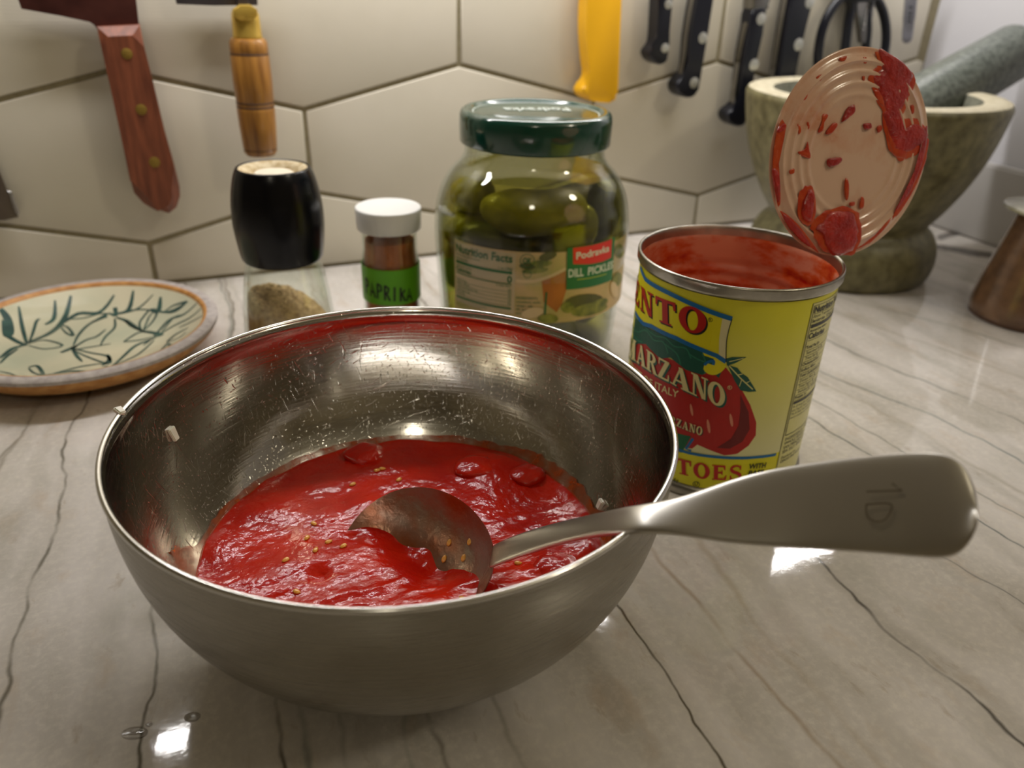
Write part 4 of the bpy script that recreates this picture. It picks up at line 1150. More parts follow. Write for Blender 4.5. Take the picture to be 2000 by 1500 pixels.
# nutrition block
ua, ub = jm.px(892, 480)[0], jm.px(1008, 490)[0]
va = vt-.0012
jput('printed_panel', Sheet().poly([(ua-.0008, vb_+.006), (ub, vb_+.006), (ub, va), (ua-.0008, va)]), .0002, PIC_CR)
INK_JG = ink('jar_green', C(14, 104, 50))
s = Sheet(); wd = ub-ua-.002
s.line('Nutrition Facts', ua, va-.0062, .0052, .02, width=wd)
s.line('64 servings per container', ua, va-.0085, .0014); s.line('Serving size', ua, va-.0112, .0016, .01); s.line('1 oz (28g)', ua+wd, va-.0112, .0016, .01, align=1)
s.poly(rc(ua, va-.0138, ua+wd, va-.0122))
s.line('Amount per serving', ua, va-.0158, .0012); s.line('Calories', ua, va-.0192, .0028, .02); s.line('0', ua+wd, va-.0196, .0044, .02, align=1)
s.poly(rc(ua, va-.0209, ua+wd, va-.0203)); s.line('% Daily Value*', ua+wd, va-.0226, .0012, .01, align=1)
for k, tx in enumerate(('Total Fat 0g', 'Sodium 190mg', 'Total Carbohydrate 0g', 'Total Sugars 0g', 'Protein 0g')):
    s.line(tx, ua, va-.0252-.0024*k, .0014); s.line('0%', ua+wd, va-.0252-.0024*k, .0014, align=1); s.poly(rc(ua, va-.0258-.0024*k, ua+wd, va-.0256-.0024*k))
s.poly(rc(ua, va-.0378, ua+wd, va-.0366))
for k, tx in enumerate(('Not a significant source of saturated fat,', 'trans fat, cholesterol, dietary fiber', 'and vitamin D, calcium, iron')): s.line(tx, ua, va-.0398-.0019*k, .0011)
for k, tx in enumerate(('INGREDIENTS:', 'cucumbers, water,', 'vinegar, salt,', 'dill, sugar,', 'spices')): s.line(tx, ub+.0012, va-.0300-.0026*k, .0015, .01)
c = jm.px(1030, 509); s.polys(ring_poly(c[0], c[1], .0046, .0046, .0042, .0042)); s.word('OK', (( c[0]-.0028, c[1]+.0020), (c[0]+.0028, c[1]+.0020), (c[0]+.0028, c[1]-.0020), (c[0]-.0028, c[1]-.0020)), bold=.03)
c = jm.px(1030, 535); s.polys(ring_poly(c[0], c[1], .0026, .0026, .0023, .0023))
s.stroke(JU((1067, 570), (1064, 615)), .0012)
jput('nutrition_print', s, .0006, INK_JG)
jput('title_block', Sheet().poly(JU((1107, 483), (1150, 478), (1199, 462), (1193, 546), (1150, 560), (1105, 565))), .0009, ink('jar_title_green', C(0, 112, 56)))
jput('brand_block', Sheet().poly(JU((1118, 483), (1155, 478), (1193, 466), (1191, 502), (1175, 510), (1150, 515), (1118, 515))), .0010, ink('jar_red', C(222, 40, 20)))
jput('brand_name', Sheet().word('Podravka', quad_ if False else [jm.px(*p) for p in ((1124, 492), (1188, 476), (1187, 490), (1124, 506))], bold=.02), .0011, MATS['white_print'])
s = Sheet().word('DILL', [jm.px(*p) for p in ((1109, 525), (1138, 522), (1138, 538), (1109, 541))], bold=.025).word('PICKLES', [jm.px(*p) for p in ((1147, 521), (1195, 508), (1194, 523), (1146, 537))], bold=.025)
jput('product_name', s, .0011, MATS['white_print'])
s = Sheet(); s.word('Polski ogorki', [jm.px(*p) for p in ((1128, 543), (1182, 533), (1182, 537), (1128, 548))]) if False else s.stroke(JU((1126, 545), (1150, 542), (1182, 534)), .0005); jput('product_rule', s, .0011, ink('jar_yellow', C(190, 200, 60)))

def pickle_mat(name, a, b_): return mat(name, a, 0.3, color2=b_, vscale=60, bump=0.35, bscale=260, coat=0.3)
PM = [pickle_mat('pickle_olive', C(168, 162, 40), C(118, 118, 24)), pickle_mat('pickle_light', C(190, 182, 58), C(140, 136, 32)), pickle_mat('pickle_dark', C(104, 106, 28), C(64, 68, 16))]
def pickle(loc, L_, R_, rot, k, label, bend=0.12):
    bm = bmesh.new(); bmesh.ops.create_uvsphere(bm, u_segments=28, v_segments=22, radius=1)
    sd = random.random()*50
    for v in bm.verts:
        c = v.co.copy()
        t_ = c.z
        rad = sqrt(max(0, 1-abs(t_)**2.8))
        l = hypot(c.x, c.y) or 1
        x, y = c.x/l*rad*R_, c.y/l*rad*R_
        wob = 1+.09*noise.noise(Vector((x*120+sd, y*120, t_*3)))+.05*noise.noise(Vector((x*420+sd, y*420, t_*12)))
        v.co = Vector((x*wob+bend*R_*(1-t_*t_)*2, y*wob, t_*L_))
    from mathutils import Euler
    Rm_ = Euler(rot).to_matrix(); loc = Vector(loc); ax = Vector((JX, JY, 0))
    for it in range(12):      # keep it inside the glass
        ws = [Rm_ @ v.co + loc - ax for v in bm.verts]
        far = max(ws, key=lambda q: hypot(q.x, q.y)); ex_ = hypot(far.x, far.y)-(.0612 if loc.z < .1 else .0575)
        hi = max(q.z for q in ws)-.1215; lo_ = .0062-min(q.z for q in ws)
        if ex_ > 0: loc -= Vector((far.x, far.y, 0)).normalized()*ex_*.8
        if hi > 0: loc.z -= hi
        if lo_ > 0: loc.z += lo_
        if ex_ > .004:
            for v in bm.verts: v.co.z *= .95
    o = bm_obj('pickle', bm, PM[k], None, loc=loc, sharp=None)
    o.rotation_euler = rot
    tag(o, label, 'pickle', 'pickles in the glass jar')
def jar_pt(x, y, r_):
    """on the line of sight, at radius r_ from the jar axis (near side)"""
    d = ray(x, y); ox, oy = -JX, -JY
    a = d.x*d.x+d.y*d.y; b_ = 2*(ox*d.x+oy*d.y); c = ox*ox+oy*oy-r_*r_
    t_ = (-b_-sqrt(max(b_*b_-4*a*c, 0)))/(2*a)
    return CO+d*t_
rz = -YAW
pickle(jar_pt(1042, 402, .038), .0345, .0150, (0, pi/2-.05, rz), 1, 'long olive pickle lying across the middle of the jar front')
pickle(jar_pt(898, 362, .046), .022, .0125, (1.3, .3, rz+.5), 1, 'blunt pale pickle end pressed at the upper left of the jar', .05)
pickle(jar_pt(912, 430, .043), .030, .0150, (0, pi/2-.45, rz+.35), 0, 'plump warty pickle slanting down at the left side of the jar')
pickle(jar_pt(1178, 412, .044), .027, .0150, (.3, .25, rz), 2, 'dark upright pickle near the right side of the jar')
pickle(jar_pt(1197, 350, .047), .018, .0115, (.6, .6, rz), 1, 'bright warty pickle tip at the upper right of the jar', .05)
pickle(jar_pt(1105, 468, .036), .028, .0135, (.1, .55, rz), 0, 'tapered pickle leaning just above the green title block')
pickle(jar_pt(1150, 385, .018), .026, .0135, (0, 1.3, rz), 0, 'pickle behind the dark one at the upper right, near the brine surface')
pickle(jar_pt(985, 465, .030), .030, .0130, (0, pi/2+.1, rz), 2, 'shaded pickle lying just above the nutrition panel of the jar')
pickle(Vector((JX-.012, JY+.022, .088)), .034, .0150, (0, pi/2-.1, .4), 2, 'deep green pickle at the back of the jar under the brine surface')
pickle(Vector((JX+.022, JY+.018, .060)), .030, .0150, (.2, .3, 0), 2, 'dark pickle standing in the centre back of the jar')
pickle(Vector((JX-.028, JY-.014, .032)), .026, .0150, (.1, .2, 0), 0, 'pickle at the lower left, seen beside the edge of the paper label')
pickle(Vector((JX+.042, JY-.006, .030)), .021, .0125, (.05, -.05, 0), 0, 'pickle at the lower right of the jar beside the printed pickles')

pickle(jar_pt(880, 500, .046), .026, .0140, (.15, .1, .3), 0, 'upright pickle against the glass at the left edge of the jar')
pickle(Vector((JX-.040, JY+.022, .075)), .026, .0150, (.2, .2, 0), 0, 'pickle standing at the left back of the jar')
pickle(Vector((JX+.030, JY+.036, .080)), .026, .0150, (.3, -.2, 0), 0, 'pickle standing at the right back of the jar')
pickle(Vector((JX+.046, JY+.012, .078)), .024, .0130, (.1, .1, 0), 0, 'slim pickle against the glass at the right side of the jar')
pickle(Vector((JX-.008, JY+.004, .098)), .036, .0120, (0, pi/2, -.3), 0, 'pickle floating level just under the brine surface')

# ================================================================== SPICE JAR
PX_, PY_ = 0.1311, 0.5141
sp = root('spice_jar', (PX_, PY_, 0), 'small spice jar with a white cap and green tape marked PAPRIKA', 'jar')
M_WCAP = mat('white_plastic', C(232, 232, 230), 0.35, var=0.02, vscale=30)
so = [(.0150, 0), (.0185, .0006), (.0200, .003), (.0202, .02), (.0202, .056), (.0196, .064), (.0189, .070), (.0188, .087)]
si = [(r-.0013, max(z, .0025)) for r, z in so]
lathe('glass_wall', [(0, .001)]+so+si[::-1]+[(0, .0026)], M_GLASS, sp, 64)
lathe('cap', [(.0185, .0842), (.0214, .0840), (.0219, .0846), (.0224, .0976), (.0223, .0985), (.0217, .0990), (.0205, .0991), (0, .0988)], M_WCAP, sp, 72, sharp=50)
sm = CylMap(PX_, PY_, .0203)
z1 = sm.px(765, 529)[1]; z0 = sm.px(768, 597)[1]
tape = lathe('green_tape', [(.02035, z0), (.02055, z0), (.02055, z1), (.02035, z1)], mat('green_tape', C(96, 172, 22), 0.45, var=0.06, vscale=50), sp, 72)
s = Sheet()
HAND = {'P': [[(.1, 0), (.15, 1)], [(.15, 1), (.6, .9), (.65, .6), (.15, .48)]], 'A': [[(0, 0), (.3, .95), (.75, 0)], [(.1, .35), (.65, .3)]], 'R': [[(.1, 0), (.12, 1)], [(.12, 1), (.6, .85), (.5, .55), (.14, .5)], [(.3, .5), (.75, 0)]], 'I': [[(.3, 0), (.35, 1)]], 'K': [[(.1, 0), (.12, 1)], [(.7, .85), (.15, .4)], [(.3, .5), (.75, .02)]]}
lt = [sm.px(714, 541), sm.px(806, 560)]; lbm = [sm.px(716, 572), sm.px(806, 586)]
for i, ch in enumerate('PAPRIKA'):
    for st_ in HAND[ch]:
        pts = []
        for a, b_ in st_:
            t_ = (i+a)/7; tp_ = [lt[0][k]*(1-t_)+lt[1][k]*t_ for k in (0, 1)]; bt_ = [lbm[0][k]*(1-t_)+lbm[1][k]*t_ for k in (0, 1)]
            pts.append((bt_[0]*(1-b_)+tp_[0]*b_, bt_[1]*(1-b_)+tp_[1]*b_))
        s.stroke(pts, .0014)
s.build('handwriting', sm.at(.0005), .002, mat('marker_ink', C(20, 26, 12), .5, var=.1), tape)
pp = lathe('paprika_powder', [(0, .0030), (.0175, .0030), (.0186, .005), (.0186, .056), (.0180, .064), (.0174, .070), (.0172, .076), (.010, .0775), (0, .077)], mat('paprika', C(190, 106, 46), 0.85, color2=C(150, 78, 30), vscale=90, bump=.5, bscale=600, detail=6), None, 48, loc=(PX_, PY_, 0))
tag(pp, 'rust brown ground paprika filling the small spice jar', 'spice', kind='stuff')

# ================================================================== PEPPER GRINDER
GX, GY = 0.0592, 0.5199
gr = root('pepper_grinder', (GX, GY, 0), 'pepper grinder with a glossy black head over a clear glass base', 'pepper grinder')
go = smooth_poly([(.0255, 0), (.0300, .0008), (.0316, .004), (.0312, .016), (.0296, .036), (.0274, .052), (.0250, .064), (.0240, .072)], 3, False)
lathe('glass_base', [(0, .001)]+go+[(r-.0022, max(z, .0035)) for r, z in go[::-1]]+[(0, .0036)], M_GLASS, gr, 72)
M_BLK = mat('glossy_black', C(6, 7, 14), 0.22, var=0.1, spec=.35)
hd = smooth_poly([(.0235, .0680), (.0255, .0686), (.0268, .072), (.0282, .082), (.0291, .092), (.0289, .102), (.0278, .112), (.0258, .1215), (.0240, .1265), (.0230, .1284), (.0218, .1286)], 3, False)
lathe('grinder_head', hd+[(.0212, .1276)], M_BLK, gr, 96, sharp=60)
M_CERA = mat('dusty_cream_ceramic', C(214, 200, 168), 0.7, color2=C(164, 140, 96), vscale=220, bump=.4, bscale=700)
lathe('grinding_ring', [(.0213, .1280), (.0196, .1275), (.0165, .1262), (.0150, .1238), (.0140, .1225), (.0133, .1225)], M_CERA, gr, 72)
lathe('grinding_core', [(.0136, .1212), (.0130, .1238), (.0115, .1252), (.0030, .1256), (0, .1256)], mat('cream_ceramic', C(226, 216, 196), .5, var=.1, vscale=200), gr, 48)
gd = root('ground_pepper', (GX, GY, 0), 'coarse grey brown ground pepper heaped inside the glass grinder base', 'pepper', kind='stuff')
M_PEP = mat('ground_pepper', C(226, 192, 144), 0.9, color2=C(172, 140, 98), vscale=260, bump=.8, bscale=700, detail=6)
def pep_top(x, y):
    # higher toward the viewer's left
    q = x*cos(YAW)-y*sin(YAW)
    return .039-.45*(q+.008)-9*(q+.008)**2+.002*noise.noise(Vector((x*180, y*180, 0)))+.0012*noise.noise(Vector((x*500, y*500, 4)))
V, F = [(0, 0, pep_top(0, 0))], []
def gr_in(z):
    for (r0, z0_), (r1, z1_) in zip(go, go[1:]):
        if z0_ <= z <= z1_: return r0+(r1-r0)*(z-z0_)/(z1_-z0_)-.0026
    return .0215
for i in range(1, 25):
    for k in range(72):
        a = 2*pi*k/72; rr = i/24
        z = pep_top(.025*rr*cos(a), .025*rr*sin(a)); R_ = gr_in(max(.005, z))
        V.append((R_*rr*cos(a), R_*rr*sin(a), z))
for k in range(72): F.append((0, 1+k, 1+(k+1) % 72))
for i in range(23):
    for k in range(72): a = 1+i*72+k; b_ = 1+i*72+(k+1) % 72; F.append((a, a+72, b_+72, b_))
pv = 1+23*72
for q in range(1, 5):
    for k in range(72):
        t0 = V[1+23*72+k]; z = t0[2]+(.0042-t0[2])*q/4; a = 2*pi*k/72; R_ = gr_in(max(z, .0042)); V.append((R_*cos(a), R_*sin(a), z))
    for k in range(72): F.append((pv+k, pv+72+k, pv+72+(k+1) % 72, pv+(k+1) % 72))
    pv += 72
mesh('pepper_heap', V, F, M_PEP, gd)
V, F = [], []
for i in range(900):
    a = random.uniform(0, 2*pi); rr = sqrt(random.random())*.0235; x, y = rr*cos(a), rr*sin(a)
    if i % 3 == 0:
        zt = pep_top(.024*cos(a), .024*sin(a)); z = random.uniform(.005, max(.006, zt)); R_ = gr_in(z)-.0003; x, y = R_*cos(a), R_*sin(a)
    else: z = pep_top(x, y)+.0002
    s_ = random.uniform(.0004, .0010); b0 = len(V)
    for d in ((1, 0, 0), (-1, 0, 0), (0, 1, 0), (0, -1, 0), (0, 0, 1), (0, 0, -1)): V.append((x+d[0]*s_*random.uniform(.5, 1), y+d[1]*s_*random.uniform(.5, 1), z+d[2]*s_*random.uniform(.5, 1)))
    for f in ((0, 2, 4), (2, 1, 4), (1, 3, 4), (3, 0, 4), (2, 0, 5), (1, 2, 5), (3, 1, 5), (0, 3, 5)): F.append(tuple(b0+j for j in f))
o = mesh('pepper_grains', V, F, mat('pepper_grain', C(222, 196, 150), .9, color2=C(130, 108, 78), vscale=150), gd, smooth=False)
tag(o, kind='stuff')

# ================================================================== PLATE
QX, QY, QR = -0.0720, 0.5580, 0.0860
pl = root('plate', (QX, QY, 0), 'stoneware plate with a grey rim and dark teal leaf brushwork', 'plate')
M_RIM = mat('bare_stoneware_rim', C(186, 178, 172), 0.75, color2=C(158, 148, 144), vscale=200, bump=.3, bscale=800)
M_ORANGE = mat('rust_glaze_edge', C(208, 154, 90), 0.5, color2=C(178, 120, 58), vscale=160, bump=.2, bscale=500)
M_GLAZE = mat('celadon_glaze', C(206, 198, 170), 0.22, color2=C(178, 182, 158), vscale=16, coat=.5)
PZ = lambda r: .0085+.0130*(max(0, r-.042)/.0341)**1.7 if r < .0765 else .0217
prof_in = [(0, .0085)]+[(QR*.885*i/24, PZ(QR*.885*i/24)) for i in range(1, 25)]
lathe('glazed_well', prof_in, M_GLAZE, pl, 120)
lathe('rust_ring', [(QR*.883, PZ(QR*.883)), (QR*.892, .0228), (QR*.902, .0237), (QR*.918, .0240)], M_ORANGE, pl, 120)
lathe('rim', [(QR*.913, .0239), (QR*.95, .0243), (QR*.985, .0240), (QR, .0228), (QR*.998, .0205)], M_RIM, pl, 120)
lathe('underside', [(QR*.998, .0206), (QR*.97, .0165), (QR*.88, .0095), (QR*.75, .0045), (QR*.62, .0025), (QR*.56, .0), (QR*.50, 0), (QR*.47, .003), (0, .0035)], M_ORANGE, pl, 120)
brush = Sheet()
def pst(pts, w):
    ps = []
    for x, y in pts:
        p = onz(x, y, .011); p = onz(x, y, PZ(hypot(p.x-QX, p.y-QY))); ps.append((p.x-QX, p.y-QY))
    ps = smooth_poly(ps, 4, False); n = len(ps)
    ws = [w*(.35+.65*sin(pi*min(1, (i/(n-1))*.85+.12))) for i in range(n)]
    brush.stroke(ps, [q*1.45 for q in ws])
PC = lambda x, y: (x*.35, 500+y*.35)
for pts, w in (
    ([(150, 490), (120, 380), (100, 265)], .0018), ([(160, 490), (200, 380), (205, 280)], .0014), ([(165, 480), (280, 430), (360, 360), (390, 200)], .0030), ([(255, 390), (290, 310), (300, 220)], .0020),
    ([(150, 500), (60, 460), (20, 400), (5, 320)], .0026), ([(150, 495), (70, 520), (0, 570)], .0022), ([(160, 490), (250, 470), (350, 500), (250, 520), (160, 500)], .0012), ([(100, 520), (40, 560), (0, 600)], .0014),
    ([(340, 385), (380, 400), (410, 445), (370, 430), (335, 390)], .0014), ([(345, 380), (440, 330), (540, 260), (630, 185)], .0024), ([(400, 520), (480, 470), (540, 450), (590, 410)], .0016), ([(410, 525), (500, 510), (620, 490)], .0012),
    ([(405, 515), (500, 540), (600, 560), (605, 600), (480, 560), (410, 525)], .0014), ([(400, 510), (430, 560), (460, 590)], .0016), ([(340, 540), (400, 515), (430, 500)], .0026), ([(380, 360), (470, 350), (560, 330), (640, 330)], .0012),
    ([(640, 340), (600, 330), (500, 380), (440, 440), (410, 500)], .0018), ([(650, 340), (640, 280), (630, 220)], .0022), ([(660, 330), (710, 260), (740, 175)], .0024), ([(665, 330), (760, 270), (850, 190)], .0013), ([(650, 345), (700, 360), (760, 400), (790, 420)], .0024), ([(640, 350), (640, 400), (590, 450), (560, 500)], .0014),
    ([(600, 340), (560, 350), (520, 370)], .0030), ([(790, 420), (780, 370), (830, 300), (870, 290), (870, 340), (820, 400), (790, 420)], .0014), ([(800, 415), (830, 350), (860, 300)], .0010), ([(660, 325), (760, 300), (840, 270)], .0012), ([(840, 275), (870, 240), (890, 200)], .0028), ([(850, 270), (930, 270), (1040, 240), (960, 235), (900, 250)], .0016), ([(900, 255), (970, 255), (1040, 240)], .0022),
    ([(790, 420), (860, 430), (900, 440), (860, 450)], .0028), ([(780, 415), (730, 390), (690, 350)], .0014), ([(690, 480), (770, 430), (850, 420)], .0013), ([(690, 480), (780, 470), (860, 450)], .0013), ([(860, 445), (940, 360), (1020, 300), (1100, 260)], .0018), ([(880, 440), (970, 390), (1060, 330), (1120, 290)], .0016), ([(870, 455), (760, 500), (690, 560), (610, 620)], .0018), ([(860, 470), (780, 540), (700, 580), (620, 610)], .0012), ([(850, 460), (800, 500)], .0012),
    ([(930, 480), (980, 440), (1050, 405)], .0020), ([(930, 490), (900, 530)], .0016), ([(935, 485), (960, 520)], .0016), ([(930, 480), (1000, 460), (1040, 430)], .0012), ([(570, 610), (610, 580), (600, 550)], .0020), ([(600, 610), (520, 640), (400, 640), (250, 660)], .0020), ([(160, 620), (210, 615), (240, 660), (190, 650), (160, 625)], .0016), ([(570, 600), (440, 620), (300, 650)], .0012), ([(0, 650), (60, 660), (120, 690)], .0014), ([(1000, 400), (1060, 370), (1130, 330)], .0012), ([(905, 420), (960, 350), (1000, 310)], .0012), ([(0, 290), (30, 310), (35, 370), (10, 420)], .0036)):
    pst([PC(*p) for p in pts], w)
def plate_fn(u, v):
    r_ = hypot(u, v)
    return Vector((u, v, PZ(min(r_, QR*.88))+.00022))
brush.build('leaf_brushwork', plate_fn, .006, mat('teal_brush_paint', C(30, 62, 60), .3, color2=C(48, 84, 76), vscale=120, coat=.4), pl)

# ================================================================== MORTAR AND PESTLE
MX, MY = 0.5750, 0.5386
M_STONE = mat('olive_granite', C(124, 118, 84), 0.42, color2=C(84, 78, 50), vscale=110, bump=.2, bscale=300, detail=8)
M_STONE_TOP = mat('pale_cut_granite', C(196, 188, 164), 0.6, color2=C(168, 158, 130), vscale=140, bump=.15, bscale=500, detail=8)
mo = root('mortar', (MX, MY, 0), 'heavy olive grey stone mortar standing behind the tomato can', 'mortar')
mp_ = smooth_poly([(.0760, .0), (.0800, .0025), (.0830, .010), (.0838, .020), (.0820, .031), (.0775, .040), (.0720, .0455), (.0700, .0490), (.0722, .054), (.0800, .066), (.0900, .085), (.0985, .106), (.1045, .128), (.1080, .148), (.1084, .154), (.1065, .1575)], 4, False)
lathe('stone_body', [(0, .001), (.06, .001)]+mp_, M_STONE, mo, 128, sharp=70)
lathe('cut_rim', [(.1066, .1574), (.1040, .1585), (.0960, .1588), (.0880, .1584), (.0850, .1572)], M_STONE_TOP, mo, 128)
lathe('hollow', [(.0851, .1573), (.0835, .150), (.0790, .125), (.0690, .095), (.0500, .072), (.025, .064), (0, .062)], mat('ground_granite_hollow', C(132, 132, 116), 0.6, color2=C(104, 104, 90), vscale=200, bump=.2, bscale=600), mo, 96)
M_PEST = mat('speckled_grey_granite', C(108, 114, 106), 0.38, color2=C(62, 68, 62), vscale=240, bump=.2, bscale=500, detail=8)
E0 = ony(1984, 100, .545); E1 = ony(1760, 229, .537)
ax = (E0-E1).normalized(); E1 = E1-ax*.035
pe = root('pestle', E1, 'speckled grey granite pestle leaning out of the stone mortar', 'pestle')
Lp = (E0-E1).length
pr_ = [(0, 0), (.014, .001), (.024, .006), (.0280, .014), (.0285, .026), (.0280, .045), (.0272, Lp*.55), (.0258, Lp-.004), (.0250, Lp-.001), (.0235, Lp), (0, Lp)]
V, F = lathe_data(pr_, 64)
Mq = ax.to_track_quat('Z', 'Y').to_matrix()
mesh('stone_shaft', [Mq @ Vector(v) for v in V], F, M_PEST, pe, sharp=50)

# ================================================================== CERAMIC JAR at the right edge
KX, KY = 0.6320, 0.3840
ce = root('ceramic_jar', (KX, KY, 0), 'small brown glazed ceramic jar with a flat flared lip at right', 'jar')
M_BROWN = mat('brown_salt_glaze', C(124, 92, 66), 0.2, color2=C(92, 68, 50), vscale=70, bump=.18, bscale=260, coat=.5, detail=6)
lathe('clay_foot', [(0, .001), (.036, 0), (.0400, .0008), (.0408, .004)], mat('bare_brown_clay', C(92, 66, 50), .7, var=.2, vscale=120), ce, 96)
lathe('glazed_body', smooth_poly([(.0408, .004), (.0412, .009), (.0404, .017), (.0372, .036), (.0326, .058), (.0290, .076), (.0272, .0855)], 4, False), M_BROWN, ce, 96)
lathe('lip', [(.0270, .0850), (.0300, .0862), (.0380, .0882), (.0392, .0896), (.0386, .0910), (.0350, .0918), (.0150, .0924), (0, .0926)], mat('grey_green_glaze', C(176, 174, 160), .12, color2=C(140, 134, 104), vscale=60, coat=.6), ce, 96)

# ================================================================== TOOLS HANGING ON THE WALL (a magnetic rail holds them above the picture)
HY0, HY1 = WALL_Y-0.0235, WALL_Y-0.0075
def wp(pts, Y=None): return [((lambda p: (p.x, p.z))(ony(x, y, Y or HY0))) for x, y in pts]
def ccw(pts):
    a = sum(p[0]*q[1]-q[0]*p[1] for p, q in zip(pts, pts[1:]+pts[:1]))
    return pts if a > 0 else pts[::-1]
def prism(name, pts, y0, y1, material, parent, bevel, segs=3, sub=3, base=Vector((0, 0, 0)), sharp=40):
    pts = ccw(smooth_poly(pts, sub) if sub > 1 else list(pts))
    bm = bmesh.new(); poly_prism(bm, [(p[0]-base.x, p[1]-base.z) for p in pts], y0-base.y, y1-base.y, bevel, segs)
    return bm_obj(name, bm, material, parent, sharp=sharp)
def rivets(parent, base, centres, r_px, y, material):
    for c in centres:
        p = ony(c[0], c[1], y); rr = (ony(c[0]+r_px, c[1], y)-p).length
        V, F = lathe_data([(0, .0006), (rr*.6, .0005), (rr, .0001), (rr, -.0015)], 20)
        mesh('rivet', [(v[0], -v[2], v[1]) for v in V], [f[::-1] for f in F], material, parent, loc=p-base, sharp=50)
M_BLADE = mat('knife_blade_steel', C(150, 148, 146), 0.22, metal=1.0, var=.1, vscale=60)
M_DARKBLADE = mat('maroon_reflection_blade', C(110, 66, 60), 0.4, metal=0.8, color2=C(70, 40, 38), vscale=30)  # maroon reflection in the steel put into its base colour
M_BRASS = mat('brass', C(228, 192, 92), 0.25, metal=0.6, var=.15, vscale=90)
M_REDWOOD = mat('reddish_wood', C(138, 76, 50), 0.45, color2=C(96, 48, 30), vscale=14, stretch=(14, 14, 2), bump=.15, bscale=60, detail=6)
M_OAK = mat('honey_turned_wood', C(176, 124, 56), 0.35, color2=C(118, 74, 26), vscale=10, stretch=(18, 18, 2), bump=.1, bscale=60, detail=6, coat=.2)
M_BLACKH = mat('black_handle_plastic', C(18, 20, 30), 0.3, var=.15, vscale=50)
M_YELH = mat('yellow_handle_plastic', C(240, 180, 24), 0.4, var=.04, vscale=40, bump=.08, bscale=500)
M_RIVET = mat('steel_rivet', C(206, 206, 200), 0.3, metal=.7, var=.1)
def up(px_pts, dz):   # continue an outline upward out of the frame
    return px_pts
# --- cleaver
base = ony(260, 240, HY0); base.y = HY1
cl = root('cleaver', base, 'dark bladed cleaver with a riveted reddish wooden handle, hanging at left', 'knife')
hp = [(189, 53), (273, 49), (281, 90), (300, 165), (322, 258), (340, 322), (351, 366), (352, 384), (345, 406), (330, 418), (308, 410), (280, 398), (262, 378), (254, 350), (240, 282), (218, 180), (200, 100)]
prism('handle', wp(hp), HY0-.004, HY1, M_REDWOOD, cl, .0060, 1, 1, base, 20)
rivets(cl, base, ((248, 105), (276, 214), (302, 317)), 11, HY0-.0042, mat('dull_brass', C(150, 122, 52), .5, metal=.5, var=.15, vscale=200))
bl_ = wp([(262, -60), (266, 0), (273, 60), (192, 60), (186, 48), (176, 41), (120, 31), (42, 17), (36, 0), (22, -60)], WALL_Y-.013)
prism('blade', bl_, WALL_Y-.0145, WALL_Y-.0115, M_DARKBLADE, cl, .0006, 1, 1, base)
# --- turned handle with brass ferrule
tp_, bt_ = ony(478, 22, WALL_Y-.026), ony(510, 303, WALL_Y-.026)
axis = (tp_-bt_).normalized(); TL_ = (tp_-bt_).length
wb = root('turned_handle_scraper', bt_, 'scraper with a turned honey wood handle and brass ferrule on the wall', 'scraper')
Mw = axis.to_track_quat('Z', 'Y').to_matrix()
k_ = TL_/281
rp = lambda px_: px_/2*k_*.98
tw = [(0, 0), (rp(60), .0004), (rp(70), .0030), (rp(71), 12*k_), (rp(68), 14*k_), (rp(72), 17*k_), (rp(77), 60*k_), (rp(79), 92*k_), (rp(78), 98*k_), (rp(75), 101*k_), (rp(78), 104*k_), (rp(75), 109*k_), (rp(78), 113*k_), (rp(80), 150*k_), (rp(78), 200*k_), (rp(75), 203*k_), (rp(77), 206*k_), (rp(76), 224*k_), (rp(68), 231*k_), (rp(58), 232*k_)]
V, F = lathe_data(tw, 48); mesh('wooden_handle', [Mw @ Vector(v) for v in V], F, M_OAK, wb, sharp=35)
fe = [(rp(58), 231*k_), (rp(60), 234*k_), (rp(58), 238*k_), (rp(56), 262*k_), (rp(55), 276*k_), (rp(48), 284*k_), (rp(26), 287*k_), (0, 287*k_)]
V, F = lathe_data(fe, 32); mesh('brass_ferrule', [Mw @ Vector(v) for v in V], F, M_BRASS, wb, sharp=35)
oc = [(479+26*cos(pi/8+k*pi/4), 25+17*sin(pi/8+k*pi/4)) for k in range(8)]
prism('ferrule_cap', wp(oc, bt_.y-rp(58)), bt_.y-rp(60), bt_.y-rp(30), M_BRASS, wb, .0010, 2, 1, bt_)
M_GROOVE = mat('dark_brown_groove', C(70, 40, 16), .6, var=.2)  # dark brown rings laid over the turned grooves
for zz, rr in ((13, 70), (101, 78), (109, 78), (203, 77.5)):
    V, F = lathe_data([(rp(rr)*.93, (zz-1.6)*k_), (rp(rr)*1.004, (zz-1.2)*k_), (rp(rr)*1.004, (zz+1.2)*k_), (rp(rr)*.93, (zz+1.6)*k_)], 48)
    mesh('groove', [Mw @ Vector(v) for v in V], F, M_GROOVE, wb)
bl_ = wp([(330, -50), (345, 8), (420, 11), (503, 10), (500, -50)], WALL_Y-.012)
prism('blade', bl_, WALL_Y-.0135, WALL_Y-.0105, mat('blue_grey_blade', C(112, 108, 116), .3, metal=.9, var=.2, vscale=80), wb, .0005, 1, 1, bt_)
tg_ = tp_+Vector((0, .0, .0))
prism('tang', [(tg_.x-.004, tg_.z-.006), (tg_.x+.004, tg_.z-.006), (tg_.x+.004, tg_.z+.012), (tg_.x-.004, tg_.z+.012)], WALL_Y-.0225, WALL_Y-.0115, MATS['blue_grey_blade'], wb, .0004, 1, 1, bt_)
